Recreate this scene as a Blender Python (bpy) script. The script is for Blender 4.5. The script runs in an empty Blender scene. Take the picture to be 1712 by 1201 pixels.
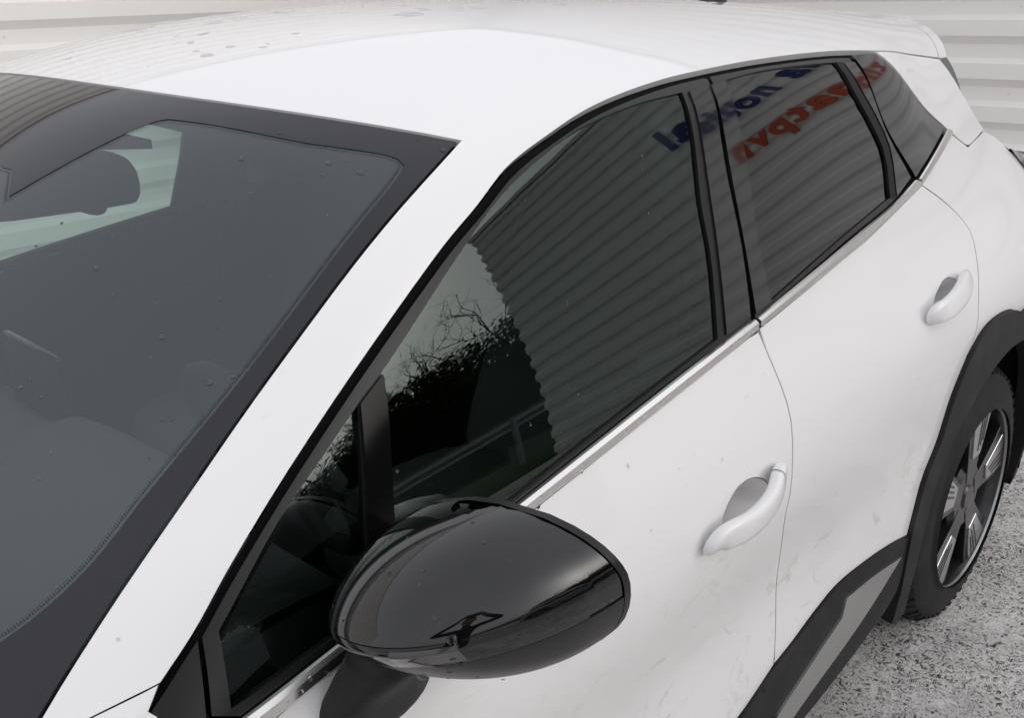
import bpy, bmesh, math, random
import numpy as np
from mathutils import Vector, Matrix
from mathutils.geometry import delaunay_2d_cdt
R = math.radians
SC = bpy.context.scene
COL = SC.collection
random.seed(7)
RNG = np.random.default_rng(7)

# ------------------------------------------------------------------ camera
CAM_POS = Vector((0.2444, -1.5592, 1.5912)); CAM_YAW = R(43.749); CAM_PITCH = R(20.690); CAM_ROLL = R(-1.6305)
cd = bpy.data.cameras.new('camera'); cam = bpy.data.objects.new('camera', cd); COL.objects.link(cam)
cd.sensor_fit = 'HORIZONTAL'; cd.sensor_width = 36.0; cd.lens = 36.0 * 1640.864 / 1712.0
cd.clip_start = 0.02; cd.clip_end = 3000
_f = Vector((math.cos(CAM_YAW)*math.cos(CAM_PITCH), math.sin(CAM_YAW)*math.cos(CAM_PITCH), -math.sin(CAM_PITCH)))
_r = _f.cross(Vector((0, 0, 1))).normalized(); _u = _r.cross(_f)
_r2 = math.cos(CAM_ROLL)*_r + math.sin(CAM_ROLL)*_u; _u2 = -math.sin(CAM_ROLL)*_r + math.cos(CAM_ROLL)*_u
_m = Matrix((_r2, _u2, -_f)).transposed().to_4x4(); _m.translation = CAM_POS
cam.matrix_world = _m
SC.camera = cam
SC.render.resolution_x = 1024; SC.render.resolution_y = 719

# ------------------------------------------------------------------ sky, sun, exposure
SUN_EL, SUN_AZ = R(24), R(-66)
W = bpy.data.worlds.new('World'); SC.world = W; W.use_nodes = True
nt = W.node_tree; nt.nodes.clear()
out = nt.nodes.new('ShaderNodeOutputWorld'); bg = nt.nodes.new('ShaderNodeBackground')
sky = nt.nodes.new('ShaderNodeTexSky'); sky.sky_type = 'NISHITA'; sky.sun_disc = False
sky.sun_elevation = SUN_EL; sky.sun_rotation = R(90) - SUN_AZ; sky.air_density = 1.0; sky.dust_density = 6.0; sky.ozone_density = 1.0
hsv = nt.nodes.new('ShaderNodeHueSaturation'); hsv.inputs['Saturation'].default_value = 0.25
mixs = nt.nodes.new('ShaderNodeMix'); mixs.data_type = 'RGBA'; mixs.inputs[0].default_value = 0.60
cl = nt.nodes.new('ShaderNodeTexNoise'); cl.inputs['Scale'].default_value = 1.6; cl.inputs['Detail'].default_value = 5
cr = nt.nodes.new('ShaderNodeValToRGB')
cr.color_ramp.elements[0].position = 0.3; cr.color_ramp.elements[0].color = (8.3, 8.5, 9.5, 1)
cr.color_ramp.elements[1].position = 0.75; cr.color_ramp.elements[1].color = (10.0, 10.15, 10.9, 1)
nt.links.new(sky.outputs[0], hsv.inputs['Color']); nt.links.new(hsv.outputs[0], mixs.inputs[6])
nt.links.new(cl.outputs['Fac'], cr.inputs[0]); nt.links.new(cr.outputs[0], mixs.inputs[7])
nt.links.new(mixs.outputs[2], bg.inputs['Color']); bg.inputs['Strength'].default_value = 0.1
nt.links.new(bg.outputs[0], out.inputs[0])
sd = bpy.data.lights.new('sun', 'SUN'); sd.energy = 0.5; sd.angle = R(178); sd.color = (1, .97, .93)
sun = bpy.data.objects.new('sun', sd); COL.objects.link(sun)
sun.rotation_euler = (0, 0, 0)      # closed cloud cover: the sun's light arrives spread over the whole dome
SC.view_settings.view_transform = 'Standard'; SC.view_settings.look = 'None'
SC.view_settings.exposure = 0.29; SC.view_settings.gamma = 1.0

# ------------------------------------------------------------------ materials
def newmat(name):
    m = bpy.data.materials.new(name); m.use_nodes = True
    n = m.node_tree.nodes; b = n['Principled BSDF']
    return m, m.node_tree, b
def pbr(name, col, rough=.5, metal=0., coat=0., coatr=.03, spec=.5, bump=None, var=None):
    m, t, b = newmat(name)
    b.inputs['Base Color'].default_value = (*col, 1); b.inputs['Roughness'].default_value = rough
    b.inputs['Metallic'].default_value = metal; b.inputs['Coat Weight'].default_value = coat
    b.inputs['Coat Roughness'].default_value = coatr; b.inputs['Specular IOR Level'].default_value = spec
    if bump or var:
        tc = t.nodes.new('ShaderNodeTexCoord')
    if bump:
        sc, st, dist = bump
        nz = t.nodes.new('ShaderNodeTexNoise'); nz.inputs['Scale'].default_value = sc; nz.inputs['Detail'].default_value = 6
        t.links.new(tc.outputs['Object'], nz.inputs['Vector'])
        bp = t.nodes.new('ShaderNodeBump'); bp.inputs['Strength'].default_value = st; bp.inputs['Distance'].default_value = dist
        t.links.new(nz.outputs['Fac'], bp.inputs['Height']); t.links.new(bp.outputs[0], b.inputs['Normal'])
    if var:
        sc, c2, lo, hi = var
        nz = t.nodes.new('ShaderNodeTexNoise'); nz.inputs['Scale'].default_value = sc; nz.inputs['Detail'].default_value = 7; nz.inputs['Roughness'].default_value = .65
        t.links.new(tc.outputs['Object'], nz.inputs['Vector'])
        rp = t.nodes.new('ShaderNodeMapRange'); rp.inputs['From Min'].default_value = lo; rp.inputs['From Max'].default_value = hi
        t.links.new(nz.outputs['Fac'], rp.inputs['Value'])
        mx = t.nodes.new('ShaderNodeMix'); mx.data_type = 'RGBA'
        mx.inputs[6].default_value = (*col, 1); mx.inputs[7].default_value = (*c2, 1)
        t.links.new(rp.outputs[0], mx.inputs[0]); t.links.new(mx.outputs[2], b.inputs['Base Color'])
    return m
def glassmat(name, tint, rough=0.0, ior=1.5, haze=0.0, hazecol=(.5,.55,.55), gcol=(1, 1, 1)):
    m = bpy.data.materials.new(name); m.use_nodes = True
    t = m.node_tree; t.nodes.clear()
    o = t.nodes.new('ShaderNodeOutputMaterial'); tr = t.nodes.new('ShaderNodeBsdfTransparent'); tr.inputs[0].default_value = (*tint, 1)
    gl = t.nodes.new('ShaderNodeBsdfGlossy'); gl.inputs['Color'].default_value = (*gcol, 1); gl.inputs['Roughness'].default_value = rough
    fr = t.nodes.new('ShaderNodeFresnel'); fr.inputs['IOR'].default_value = ior
    mx = t.nodes.new('ShaderNodeMixShader')
    base = tr
    if haze > 0:
        df = t.nodes.new('ShaderNodeBsdfDiffuse'); df.inputs[0].default_value = (*hazecol, 1)
        mh = t.nodes.new('ShaderNodeMixShader'); mh.inputs[0].default_value = haze
        t.links.new(tr.outputs[0], mh.inputs[1]); t.links.new(df.outputs[0], mh.inputs[2]); base = mh
    t.links.new(fr.outputs[0], mx.inputs[0]); t.links.new(base.outputs[0], mx.inputs[1]); t.links.new(gl.outputs[0], mx.inputs[2])
    t.links.new(mx.outputs[0], o.inputs[0])
    return m
def paintmat(name, col):
    m, t, b = newmat(name)
    b.inputs['Roughness'].default_value = .35; b.inputs['Coat Weight'].default_value = 1; b.inputs['Coat Roughness'].default_value = .012
    b.inputs['Coat IOR'].default_value = 1.5; b.inputs['Specular IOR Level'].default_value = .08
    tc = t.nodes.new('ShaderNodeTexCoord')
    # road film: smeared grime, densest low on the flanks, doubling as painted-in dark ground reflection
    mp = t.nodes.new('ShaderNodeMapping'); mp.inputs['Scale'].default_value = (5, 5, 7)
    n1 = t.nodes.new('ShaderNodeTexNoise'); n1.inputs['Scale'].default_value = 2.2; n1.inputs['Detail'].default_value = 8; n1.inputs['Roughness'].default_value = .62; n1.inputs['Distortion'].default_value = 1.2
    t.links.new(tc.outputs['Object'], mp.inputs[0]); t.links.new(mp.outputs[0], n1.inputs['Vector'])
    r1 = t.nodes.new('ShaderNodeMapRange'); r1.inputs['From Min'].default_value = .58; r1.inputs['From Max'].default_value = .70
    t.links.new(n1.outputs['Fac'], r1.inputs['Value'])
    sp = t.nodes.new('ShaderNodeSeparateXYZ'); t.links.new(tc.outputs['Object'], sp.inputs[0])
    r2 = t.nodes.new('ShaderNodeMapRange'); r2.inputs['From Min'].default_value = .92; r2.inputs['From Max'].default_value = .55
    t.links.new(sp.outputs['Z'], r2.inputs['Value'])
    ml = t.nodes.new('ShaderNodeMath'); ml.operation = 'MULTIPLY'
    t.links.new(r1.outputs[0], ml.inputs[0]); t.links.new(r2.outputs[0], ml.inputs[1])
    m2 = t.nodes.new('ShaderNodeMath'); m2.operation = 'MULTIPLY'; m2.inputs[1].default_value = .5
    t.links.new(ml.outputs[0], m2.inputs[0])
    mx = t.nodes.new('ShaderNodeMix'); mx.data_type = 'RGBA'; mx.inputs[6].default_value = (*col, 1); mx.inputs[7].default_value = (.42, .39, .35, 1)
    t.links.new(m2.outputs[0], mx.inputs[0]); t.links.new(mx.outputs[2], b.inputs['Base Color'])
    # clear coat orange peel
    n2 = t.nodes.new('ShaderNodeTexNoise'); n2.inputs['Scale'].default_value = 260; n2.inputs['Detail'].default_value = 2
    t.links.new(tc.outputs['Object'], n2.inputs['Vector'])
    bp = t.nodes.new('ShaderNodeBump'); bp.inputs['Strength'].default_value = .012; bp.inputs['Distance'].default_value = .002
    t.links.new(n2.outputs['Fac'], bp.inputs['Height']); t.links.new(bp.outputs[0], b.inputs['Coat Normal'])
    return m
M = {}
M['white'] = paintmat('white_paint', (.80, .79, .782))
M['divider'] = pbr('divider_black', (.004, .004, .004), .10, spec=.12)
M['gloss'] = pbr('gloss_black', (.004, .004, .0045), .03, spec=.55)
M['pillar'] = pbr('pillar_film', (.010, .010, .011), .05, spec=.5)
M['satin'] = pbr('satin_black_trim', (.009, .0085, .0085), .34, spec=.32, bump=(900, .15, .0004))
M['rubber'] = pbr('rubber_seal', (.006, .006, .006), .6, spec=.25)
M['black'] = pbr('matt_black', (.006, .006, .0065), .9, spec=.1)
M['clad'] = pbr('grained_cladding', (.010, .0098, .0098), .55, spec=.28, bump=(420, .5, .0010), var=(7, (.030, .028, .026), .50, .72))
M['chrome'] = pbr('satin_chrome', (.78, .765, .74), .22, metal=1, bump=(400, .05, .0003))
M['insert'] = pbr('silver_insert', (.55, .55, .54), .33, metal=1, bump=(300, .08, .0004))
M['screen'] = glassmat('windscreen_glass', (.74, .83, .79), ior=1.52, haze=.13, hazecol=(.30, .37, .42))
M['glassf'] = glassmat('front_door_glass', (.55, .68, .62), ior=1.62, gcol=(.88, 1, .96))
M['glassr'] = glassmat('privacy_glass', (.035, .036, .036), ior=1.62)
M['frit'] = pbr('black_frit', (.006, .006, .009), .04, spec=.55)
M['drop'] = pbr('water_drop', (1, 1, 1), 0.02); 
for _k, _i in (('pillar', 1.68), ('gloss', 1.56)): M[_k].node_tree.nodes['Principled BSDF'].inputs['IOR'].default_value = _i
_b = M['drop'].node_tree.nodes['Principled BSDF']; _b.inputs['Transmission Weight'].default_value = 1; _b.inputs['IOR'].default_value = 1.33
M['tyre'] = pbr('tyre_rubber', (.016, .0155, .015), .75, spec=.3, bump=(120, .2, .001), var=(14, (.035, .033, .031), .45, .8))
M['rimblack'] = pbr('rim_black', (.010, .010, .011), .32, coat=.3, coatr=.1)
M['rimsilver'] = pbr('rim_machined', (.60, .60, .60), .30, metal=1)
M['rimring'] = pbr('rim_edge', (.34, .34, .34), .35, metal=1)
M['seat'] = pbr('seat_fabric', (.085, .088, .092), .9, spec=.2, bump=(500, .4, .001))
M['trim'] = pbr('cabin_plastic', (.03, .031, .033), .6, spec=.3, bump=(400, .2, .0006))
M['dash'] = pbr('dash_skin', (.10, .105, .11), .65, spec=.3, bump=(300, .3, .0008))
M['liner'] = pbr('headlining', (.16, .165, .165), .9, spec=.1)
M['lamp'] = pbr('red_lens', (.02, .004, .004), .06, coat=1)
M['mirror'] = pbr('mirror_silver', (.8, .8, .8), .02, metal=1)
M['head'] = pbr('clear_lens', (.35, .36, .38), .06, coat=1)
M['amber'] = pbr('indicator_lens', (.05, .05, .048), .12, coat=1, coatr=.02)

# ------------------------------------------------------------------ master shape of the car body
# x runs rearwards from the front axle, y to the car's right, z up.  PRF = centre profile, S = half width of the flanks, T = top skin.
class Spl:  # natural-ish cubic (PCHIP-free): C2 natural cubic spline
    def __init__(s,x,y):
        x=np.array(x,float);y=np.array(y,float);n=len(x);h=np.diff(x)
        A=np.zeros((n,n));b=np.zeros(y.shape);A[0,0]=A[-1,-1]=1
        for i in range(1,n-1):
            A[i,i-1]=h[i-1];A[i,i]=2*(h[i-1]+h[i]);A[i,i+1]=h[i]
            b[i]=6*((y[i+1]-y[i])/h[i]-(y[i]-y[i-1])/h[i-1])
        s.x,s.y,s.m=x,y,np.linalg.solve(A,b)
    def __call__(s,t):
        t=np.clip(np.asarray(t,float),s.x[0],s.x[-1]);i=np.clip(np.searchsorted(s.x,t)-1,0,len(s.x)-2)
        h=s.x[i+1]-s.x[i];a=s.x[i+1]-t;b=t-s.x[i]
        y,m=s.y,s.m
        if y.ndim>1:
            h=h[...,None];a=a[...,None];b=b[...,None]
        return m[i]*a**3/(6*h)+m[i+1]*b**3/(6*h)+(y[i]/h-m[i]*h/6)*a+(y[i+1]/h-m[i+1]*h/6)*b
# centre profile
PX=[-.86,-.80,-.6,-.2,.10,.30,.55,.78,.95,1.2,1.6,2.1,2.6,3.0,3.22,3.30,3.5]
PZ=[.72,.84,.93,1.005,1.06,1.19,1.35,1.472,1.522,1.558,1.577,1.567,1.545,1.518,1.494,1.46,1.2]
PRF=Spl(PX,PZ)
SX=[-.86,-.75,-.4,.0,.6,1.1,1.6,2.1,2.6,3.0,3.3,3.5]
SZ=[.15,.40,.60,.80,.93,1.08,1.20,1.33,1.46,1.60]
SG=np.array([
[.62,.68,.70,.70,.68,.60,.55,.50,.45,.40],
[.74,.78,.80,.80,.77,.70,.64,.58,.52,.44],
[.84,.86,.88,.88,.85,.77,.71,.64,.57,.50],
[.86,.87,.895,.895,.865,.79,.735,.67,.60,.52],
[.85,.86,.88,.895,.875,.80,.75,.69,.625,.55],
[.86,.885,.878,.905,.885,.82,.775,.72,.66,.58],
[.86,.888,.876,.900,.882,.823,.780,.727,.668,.59],
[.86,.893,.888,.900,.882,.805,.757,.705,.640,.57],
[.86,.890,.902,.905,.885,.780,.725,.668,.605,.53],
[.84,.87,.885,.885,.86,.755,.680,.625,.565,.49],
[.79,.82,.83,.82,.79,.70,.635,.575,.515,.44],
[.68,.72,.73,.72,.69,.62,.56,.50,.45,.38]])
_S1=Spl(SX,SG)
ZS=Spl(SZ,np.eye(len(SZ)))
ZB=Spl([-.9,0,.6,.98,1.295,1.568,1.97,2.22,2.4,3.6],[.80,.885,.962,1.015,1.059,1.092,1.138,1.168,1.185,1.25])
M0,M1=.25,.54
def TAB(x,z): return (_S1(x)*ZS(z)).sum(-1)
def S(x,z):
    x,z=np.broadcast_arrays(np.asarray(x,float),np.asarray(z,float))
    t=TAB(x,z);zb=ZB(x);dz=np.maximum(z-zb,0)
    g=TAB(x,zb)-M0*dz-.5*M1*dz*dz
    w=1/(1+np.exp((x-2.48)/.05))/(1+np.exp(-(x-.35)/.05))
    return np.where(z>zb,t+(g-t)*w,t)
SW=.38;C2=.15;C4=.29
def T(x,y):
    y=np.abs(y)
    # sweep of the screen, fading out in the roof
    g=1/(1+np.exp((x-1.25)/.10))
    return PRF(x-SW*g*y**2*np.clip((x+.2)/.4,0,1))-C2*y**2-(C4-.14/(1+np.exp((x-1.0)/.10)))*y**4
def KX(x): return .065+.03/(1+np.exp(-(x-1.15)/.12))
def F(p):
    x,y,z=p[...,0],p[...,1],p[...,2]
    e=1e-4
    t=T(x,y);tx=(T(x+e,y)-t)/e;ty=(T(x,np.abs(y)+e)-t)/e
    a=(z-t)/np.sqrt(1+tx*tx+ty*ty)
    s=S(x,z);sz=(S(x,z+e)-s)/e
    b=(np.abs(y)-s)/np.sqrt(1+sz*sz)
    K=KX(x)
    h=np.maximum(K-np.abs(a-b),0)/K
    return np.maximum(a,b)+h**3*K/6
def grad(p,e=5e-4):
    g=np.stack([F(p+np.eye(3)[i]*e)-F(p-np.eye(3)[i]*e) for i in range(3)],-1)
    return g/np.linalg.norm(g,axis=-1,keepdims=True)

# panel outlines on that skin: (x, angle about the car's long axis at z = 0.55)
PAN = {
 'D': [(0.5465,1.0589),(0.5565,1.0516),(0.5665,1.0444),(0.5765,1.0371),(0.5864,1.0295),(0.5960,1.0217),(0.6055,1.0136),(0.6149,1.0054),(0.6244,0.9973),(0.6340,0.9893),(0.6438,0.9816),(0.6536,0.9740),(0.6634,0.9665),(0.6734,0.9591),(0.6833,0.9518),(0.6934,0.9445),(0.7035,0.9374),(0.7136,0.9304),(0.7238,0.9234),(0.7341,0.9166),(0.7444,0.9098),(0.7547,0.9031),(0.7651,0.8965),(0.7755,0.8899),(0.7859,0.8834),(0.7964,0.8770),(0.8069,0.8707),(0.8174,0.8644),(0.8280,0.8581),(0.8386,0.8520),(0.8492,0.8459),(0.8599,0.8398),(0.8706,0.8338),(0.8813,0.8279),(0.8920,0.8220),(0.9027,0.8162),(0.9135,0.8104),(0.9243,0.8046),(0.9351,0.7989),(0.9459,0.7933),(0.9568,0.7876),(0.9676,0.7821),(0.9785,0.7766),(0.9895,0.7712),(1.0005,0.7660),(1.0115,0.7610),(1.0227,0.7561),(1.0338,0.7513),(1.0450,0.7466),(1.0562,0.7418),(1.0673,0.7368),(1.0783,0.7316),(1.0892,0.7263),(1.1002,0.7209),(1.1112,0.7157),(1.1222,0.7106),(1.1334,0.7059),(1.1448,0.7017),(1.1562,0.6978),(1.1677,0.6943),(1.1793,0.6909),(1.1909,0.6878),(1.2026,0.6848),(1.2142,0.6818),(1.2259,0.6790),(1.2376,0.6761),(1.2493,0.6731),(1.2609,0.6702),(1.2726,0.6673),(1.2843,0.6645),(1.2960,0.6617),(1.3077,0.6591),(1.3195,0.6566),(1.3313,0.6542),(1.3430,0.6520),(1.3549,0.6500),(1.3667,0.6480),(1.3786,0.6462),(1.3904,0.6444),(1.4023,0.6428),(1.4142,0.6412),(1.4260,0.6397),(1.4379,0.6382),(1.4498,0.6368),(1.4617,0.6354),(1.4736,0.6341),(1.4855,0.6328),(1.4974,0.6316),(1.5094,0.6304),(1.5213,0.6292),(1.5332,0.6281),(1.5451,0.6270),(1.5571,0.6261),(1.5690,0.6252),(1.5809,0.6244),(1.5929,0.6236),(1.6048,0.6229),(1.6168,0.6222),(1.6287,0.6216),(1.6407,0.6209),(1.6526,0.6203),(1.6646,0.6197),(1.6765,0.6190),(1.6885,0.6183),(1.7004,0.6176),(1.7124,0.6170),(1.7243,0.6163),(1.7362,0.6156),(1.7482,0.6150),(1.7601,0.6144),(1.7721,0.6137),(1.7840,0.6131),(1.7960,0.6125),(1.8079,0.6120),(1.8199,0.6114),(1.8319,0.6109),(1.8438,0.6104),(1.8558,0.6099),(1.8677,0.6094),(1.8797,0.6090),(1.8916,0.6086),(1.9036,0.6082),(1.9155,0.6078),(1.9275,0.6074),(1.9395,0.6070),(1.9514,0.6067),(1.9634,0.6063),(1.9753,0.6060),(1.9873,0.6057),(1.9993,0.6054),(2.0112,0.6051),(2.0232,0.6048),(2.0351,0.6046),(2.0471,0.6043),(2.0591,0.6041),(2.0710,0.6040),(2.0830,0.6038),(2.0949,0.6037),(2.1069,0.6036),(2.1189,0.6036),(2.1308,0.6036),(2.1428,0.6036),(2.1548,0.6037),(2.1667,0.6038),(2.1787,0.6040),(2.1906,0.6043),(2.2026,0.6046),(2.2146,0.6049),(2.2265,0.6053),(2.2385,0.6058),(2.2504,0.6062),(2.2624,0.6067),(2.2743,0.6072),(2.2863,0.6077),(2.2983,0.6082),(2.3102,0.6087),(2.3222,0.6092),(2.3341,0.6097),(2.3461,0.6101),(2.3580,0.6106)],
 'wside': [(1.1051,0.6482),(1.0775,0.6605),(1.0499,0.6726),(1.0222,0.6846),(0.9945,0.6968),(0.9669,0.7090),(0.9395,0.7217),(0.9122,0.7348),(0.8851,0.7484),(0.8582,0.7626),(0.8316,0.7772),(0.8050,0.7921),(0.7787,0.8073),(0.7524,0.8228),(0.7263,0.8387),(0.7005,0.8551),(0.6750,0.8721),(0.6497,0.8894),(0.6244,0.9068),(0.5993,0.9244),(0.5743,0.9424),(0.5497,0.9609),(0.5255,0.9801),(0.5017,0.9998),(0.4783,1.0202),(0.4554,1.0413),(0.4325,1.0624)],
 'wtop': [(0.8363,-0.0651),(0.8378,-0.0327),(0.8390,-0.0003),(0.8399,0.0321),(0.8408,0.0645),(0.8420,0.0969),(0.8436,0.1293),(0.8459,0.1617),(0.8492,0.1939),(0.8541,0.2259),(0.8603,0.2576),(0.8678,0.2889),(0.8767,0.3198),(0.8869,0.3502),(0.8985,0.3800),(0.9121,0.4087),(0.9272,0.4364),(0.9435,0.4633),(0.9602,0.4899),(0.9776,0.5160),(0.9958,0.5414),(1.0151,0.5657),(1.0362,0.5881),(1.0588,0.6086),(1.0817,0.6287),(1.1051,0.6482)],
 'frit': [(0.6914,0.3116),(0.6934,0.3215),(0.6954,0.3313),(0.6902,0.3422),(0.6851,0.3532),(0.6799,0.3641),(0.6748,0.3750),(0.6697,0.3860),(0.6815,0.3872),(0.6934,0.3883),(0.7052,0.3894),(0.7171,0.3904),(0.7289,0.3914),(0.7408,0.3924),(0.7526,0.3935),(0.7645,0.3945),(0.7763,0.3956),(0.7882,0.3968),(0.8000,0.3980),(0.8118,0.3994),(0.8236,0.4010),(0.8354,0.4031),(0.8470,0.4062),(0.8566,0.4135),(0.8623,0.4251),(0.8684,0.4365),(0.8743,0.4479),(0.8802,0.4594),(0.8861,0.4709),(0.8920,0.4824),(0.8980,0.4938),(0.9040,0.5052),(0.9102,0.5164),(0.9165,0.5276),(0.9231,0.5387),(0.9299,0.5495),(0.9371,0.5600),(0.9448,0.5701),(0.9530,0.5796),(0.9616,0.5887),(0.9704,0.5976),(0.9793,0.6063),(0.9883,0.6150),(0.9973,0.6237),(1.0059,0.6328),(1.0135,0.6430),(1.0135,0.6545),(1.0034,0.6616),(0.9929,0.6678),(0.9822,0.6736),(0.9714,0.6791),(0.9606,0.6845),(0.9497,0.6898),(0.9388,0.6951),(0.9279,0.7004),(0.9170,0.7058),(0.9062,0.7112),(0.8954,0.7166),(0.8846,0.7222),(0.8739,0.7280),(0.8632,0.7338),(0.8525,0.7396),(0.8419,0.7455),(0.8312,0.7514),(0.8206,0.7574),(0.8100,0.7633),(0.7994,0.7693),(0.7888,0.7753),(0.7782,0.7813),(0.7676,0.7873),(0.7570,0.7933),(0.7464,0.7993),(0.7358,0.8053),(0.7252,0.8112),(0.7145,0.8171),(0.7039,0.8230),(0.6933,0.8289),(0.6826,0.8348),(0.6719,0.8406),(0.6613,0.8465),(0.6507,0.8524),(0.6400,0.8584),(0.6294,0.8644),(0.6189,0.8705),(0.6084,0.8766),(0.5979,0.8830),(0.5876,0.8896),(0.5774,0.8963),(0.5672,0.9031),(0.5569,0.9097),(0.5465,0.9161),(0.5359,0.9221),(0.5250,0.9275),(0.5140,0.9325),(0.5029,0.9371),(0.4916,0.9413),(0.4803,0.9452),(0.4687,0.9484),(0.4571,0.9513)],
 'frame_front': [(0.5903,1.0345),(0.5999,1.0265),(0.6094,1.0184),(0.6189,1.0103),(0.6285,1.0024),(0.6382,0.9946),(0.6481,0.9870),(0.6579,0.9795),(0.6679,0.9721),(0.6778,0.9647),(0.6879,0.9575),(0.6979,0.9503),(0.7081,0.9432),(0.7183,0.9363),(0.7285,0.9294),(0.7388,0.9226),(0.7492,0.9159),(0.7595,0.9092),(0.7699,0.9026),(0.7804,0.8961),(0.7908,0.8896),(0.8013,0.8832),(0.8119,0.8769),(0.8224,0.8706),(0.8330,0.8644),(0.8436,0.8583),(0.8543,0.8522),(0.8650,0.8462),(0.8757,0.8403),(0.8864,0.8344),(0.8972,0.8285),(0.9079,0.8227),(0.9187,0.8169),(0.9295,0.8112),(0.9403,0.8055),(0.9512,0.7999),(0.9621,0.7943),(0.9729,0.7888),(0.9839,0.7833),(0.9948,0.7779),(1.0058,0.7727),(1.0169,0.7677),(1.0281,0.7629),(1.0393,0.7581),(1.0505,0.7534),(1.0616,0.7487),(1.0728,0.7438),(1.0839,0.7387),(1.0949,0.7335),(1.1059,0.7283),(1.1170,0.7233),(1.1281,0.7185),(1.1394,0.7140),(1.1508,0.7100),(1.1623,0.7062),(1.1739,0.7027),(1.1855,0.6994),(1.1971,0.6963),(1.2088,0.6933),(1.2204,0.6904),(1.2321,0.6875),(1.2438,0.6847),(1.2555,0.6818),(1.2672,0.6790),(1.2790,0.6763),(1.2907,0.6737),(1.3025,0.6712),(1.3142,0.6688),(1.3260,0.6665),(1.3378,0.6644),(1.3497,0.6623),(1.3615,0.6604),(1.3734,0.6586),(1.3853,0.6569),(1.3971,0.6552),(1.4090,0.6536),(1.4209,0.6521),(1.4328,0.6506),(1.4447,0.6491),(1.4566,0.6478),(1.4685,0.6464),(1.4805,0.6451),(1.4924,0.6439),(1.5043,0.6426),(1.5162,0.6415),(1.5282,0.6404),(1.5401,0.6394),(1.5520,0.6384),(1.5640,0.6376),(1.5759,0.6368),(1.5879,0.6361),(1.5998,0.6355),(1.6118,0.6348),(1.6238,0.6342),(1.6357,0.6335),(1.6477,0.6328),(1.6583,0.6358),(1.6521,0.6467),(1.6456,0.6574),(1.6389,0.6681),(1.6322,0.6787),(1.6256,0.6893),(1.6190,0.6999),(1.6127,0.7108),(1.6066,0.7219),(1.6010,0.7332),(1.5960,0.7449),(1.5918,0.7569),(1.5886,0.7694),(1.5862,0.7820),(1.5846,0.7948),(1.5835,0.8077),(1.5829,0.8206),(1.5825,0.8336),(1.5822,0.8465),(1.5818,0.8594),(1.5812,0.8723),(1.5802,0.8852),(1.5789,0.8981),(1.5775,0.9109),(1.5760,0.9238),(1.5746,0.9366),(1.5731,0.9494),(1.5715,0.9623),(1.5700,0.9751),(1.5686,0.9879),(1.5567,0.9894),(1.5448,0.9909),(1.5330,0.9923),(1.5211,0.9938),(1.5093,0.9952),(1.4974,0.9967),(1.4855,0.9981),(1.4737,0.9996),(1.4618,1.0010),(1.4499,1.0025),(1.4381,1.0039),(1.4262,1.0054),(1.4143,1.0068),(1.4025,1.0083),(1.3906,1.0098),(1.3787,1.0112),(1.3669,1.0127),(1.3550,1.0143),(1.3432,1.0158),(1.3313,1.0173),(1.3195,1.0189),(1.3076,1.0204),(1.2958,1.0220),(1.2839,1.0236),(1.2721,1.0253),(1.2602,1.0269),(1.2484,1.0286),(1.2365,1.0302),(1.2247,1.0319),(1.2128,1.0336),(1.2010,1.0353),(1.1892,1.0370),(1.1773,1.0388),(1.1655,1.0405),(1.1537,1.0422),(1.1418,1.0440),(1.1300,1.0457),(1.1182,1.0475),(1.1063,1.0492),(1.0945,1.0510),(1.0827,1.0527),(1.0708,1.0545),(1.0590,1.0562),(1.0472,1.0580),(1.0353,1.0597),(1.0235,1.0614),(1.0117,1.0632),(0.9998,1.0649),(0.9880,1.0666),(0.9762,1.0683),(0.9643,1.0700),(0.9525,1.0717),(0.9407,1.0734),(0.9288,1.0751),(0.9170,1.0768),(0.9051,1.0785),(0.8933,1.0802),(0.8815,1.0819),(0.8696,1.0836),(0.8578,1.0852),(0.8459,1.0869),(0.8341,1.0886),(0.8223,1.0903),(0.8104,1.0920),(0.7986,1.0937),(0.7867,1.0954),(0.7749,1.0971),(0.7631,1.0988),(0.7512,1.1005),(0.7394,1.1022),(0.7276,1.1039),(0.7157,1.1056),(0.7039,1.1073),(0.6920,1.1091),(0.6802,1.1108),(0.6684,1.1126),(0.6566,1.1143),(0.6447,1.1161),(0.6329,1.1179),(0.6211,1.1196),(0.6092,1.1214),(0.5974,1.1232),(0.5891,1.1183),(0.5808,1.1134),(0.5725,1.1086),(0.5757,1.0963),(0.5788,1.0840),(0.5818,1.0717),(0.5847,1.0593),(0.5875,1.0469)],
 'glass_quarter': [(0.6068,1.0373),(0.6287,1.0190),(0.6505,1.0005),(0.6724,0.9823),(0.6950,0.9651),(0.7187,0.9498),(0.7428,0.9353),(0.7669,0.9207),(0.7910,0.9062),(0.8150,0.8916),(0.8066,0.9199),(0.7983,0.9483),(0.7898,0.9766),(0.7818,1.0051),(0.7747,1.0339),(0.7690,1.0630),(0.7634,1.0922),(0.7351,1.0961),(0.7068,1.0996),(0.6784,1.1025),(0.6500,1.1050),(0.6215,1.1074),(0.5931,1.1099),(0.5977,1.0857),(0.6022,1.0615)],
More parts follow.
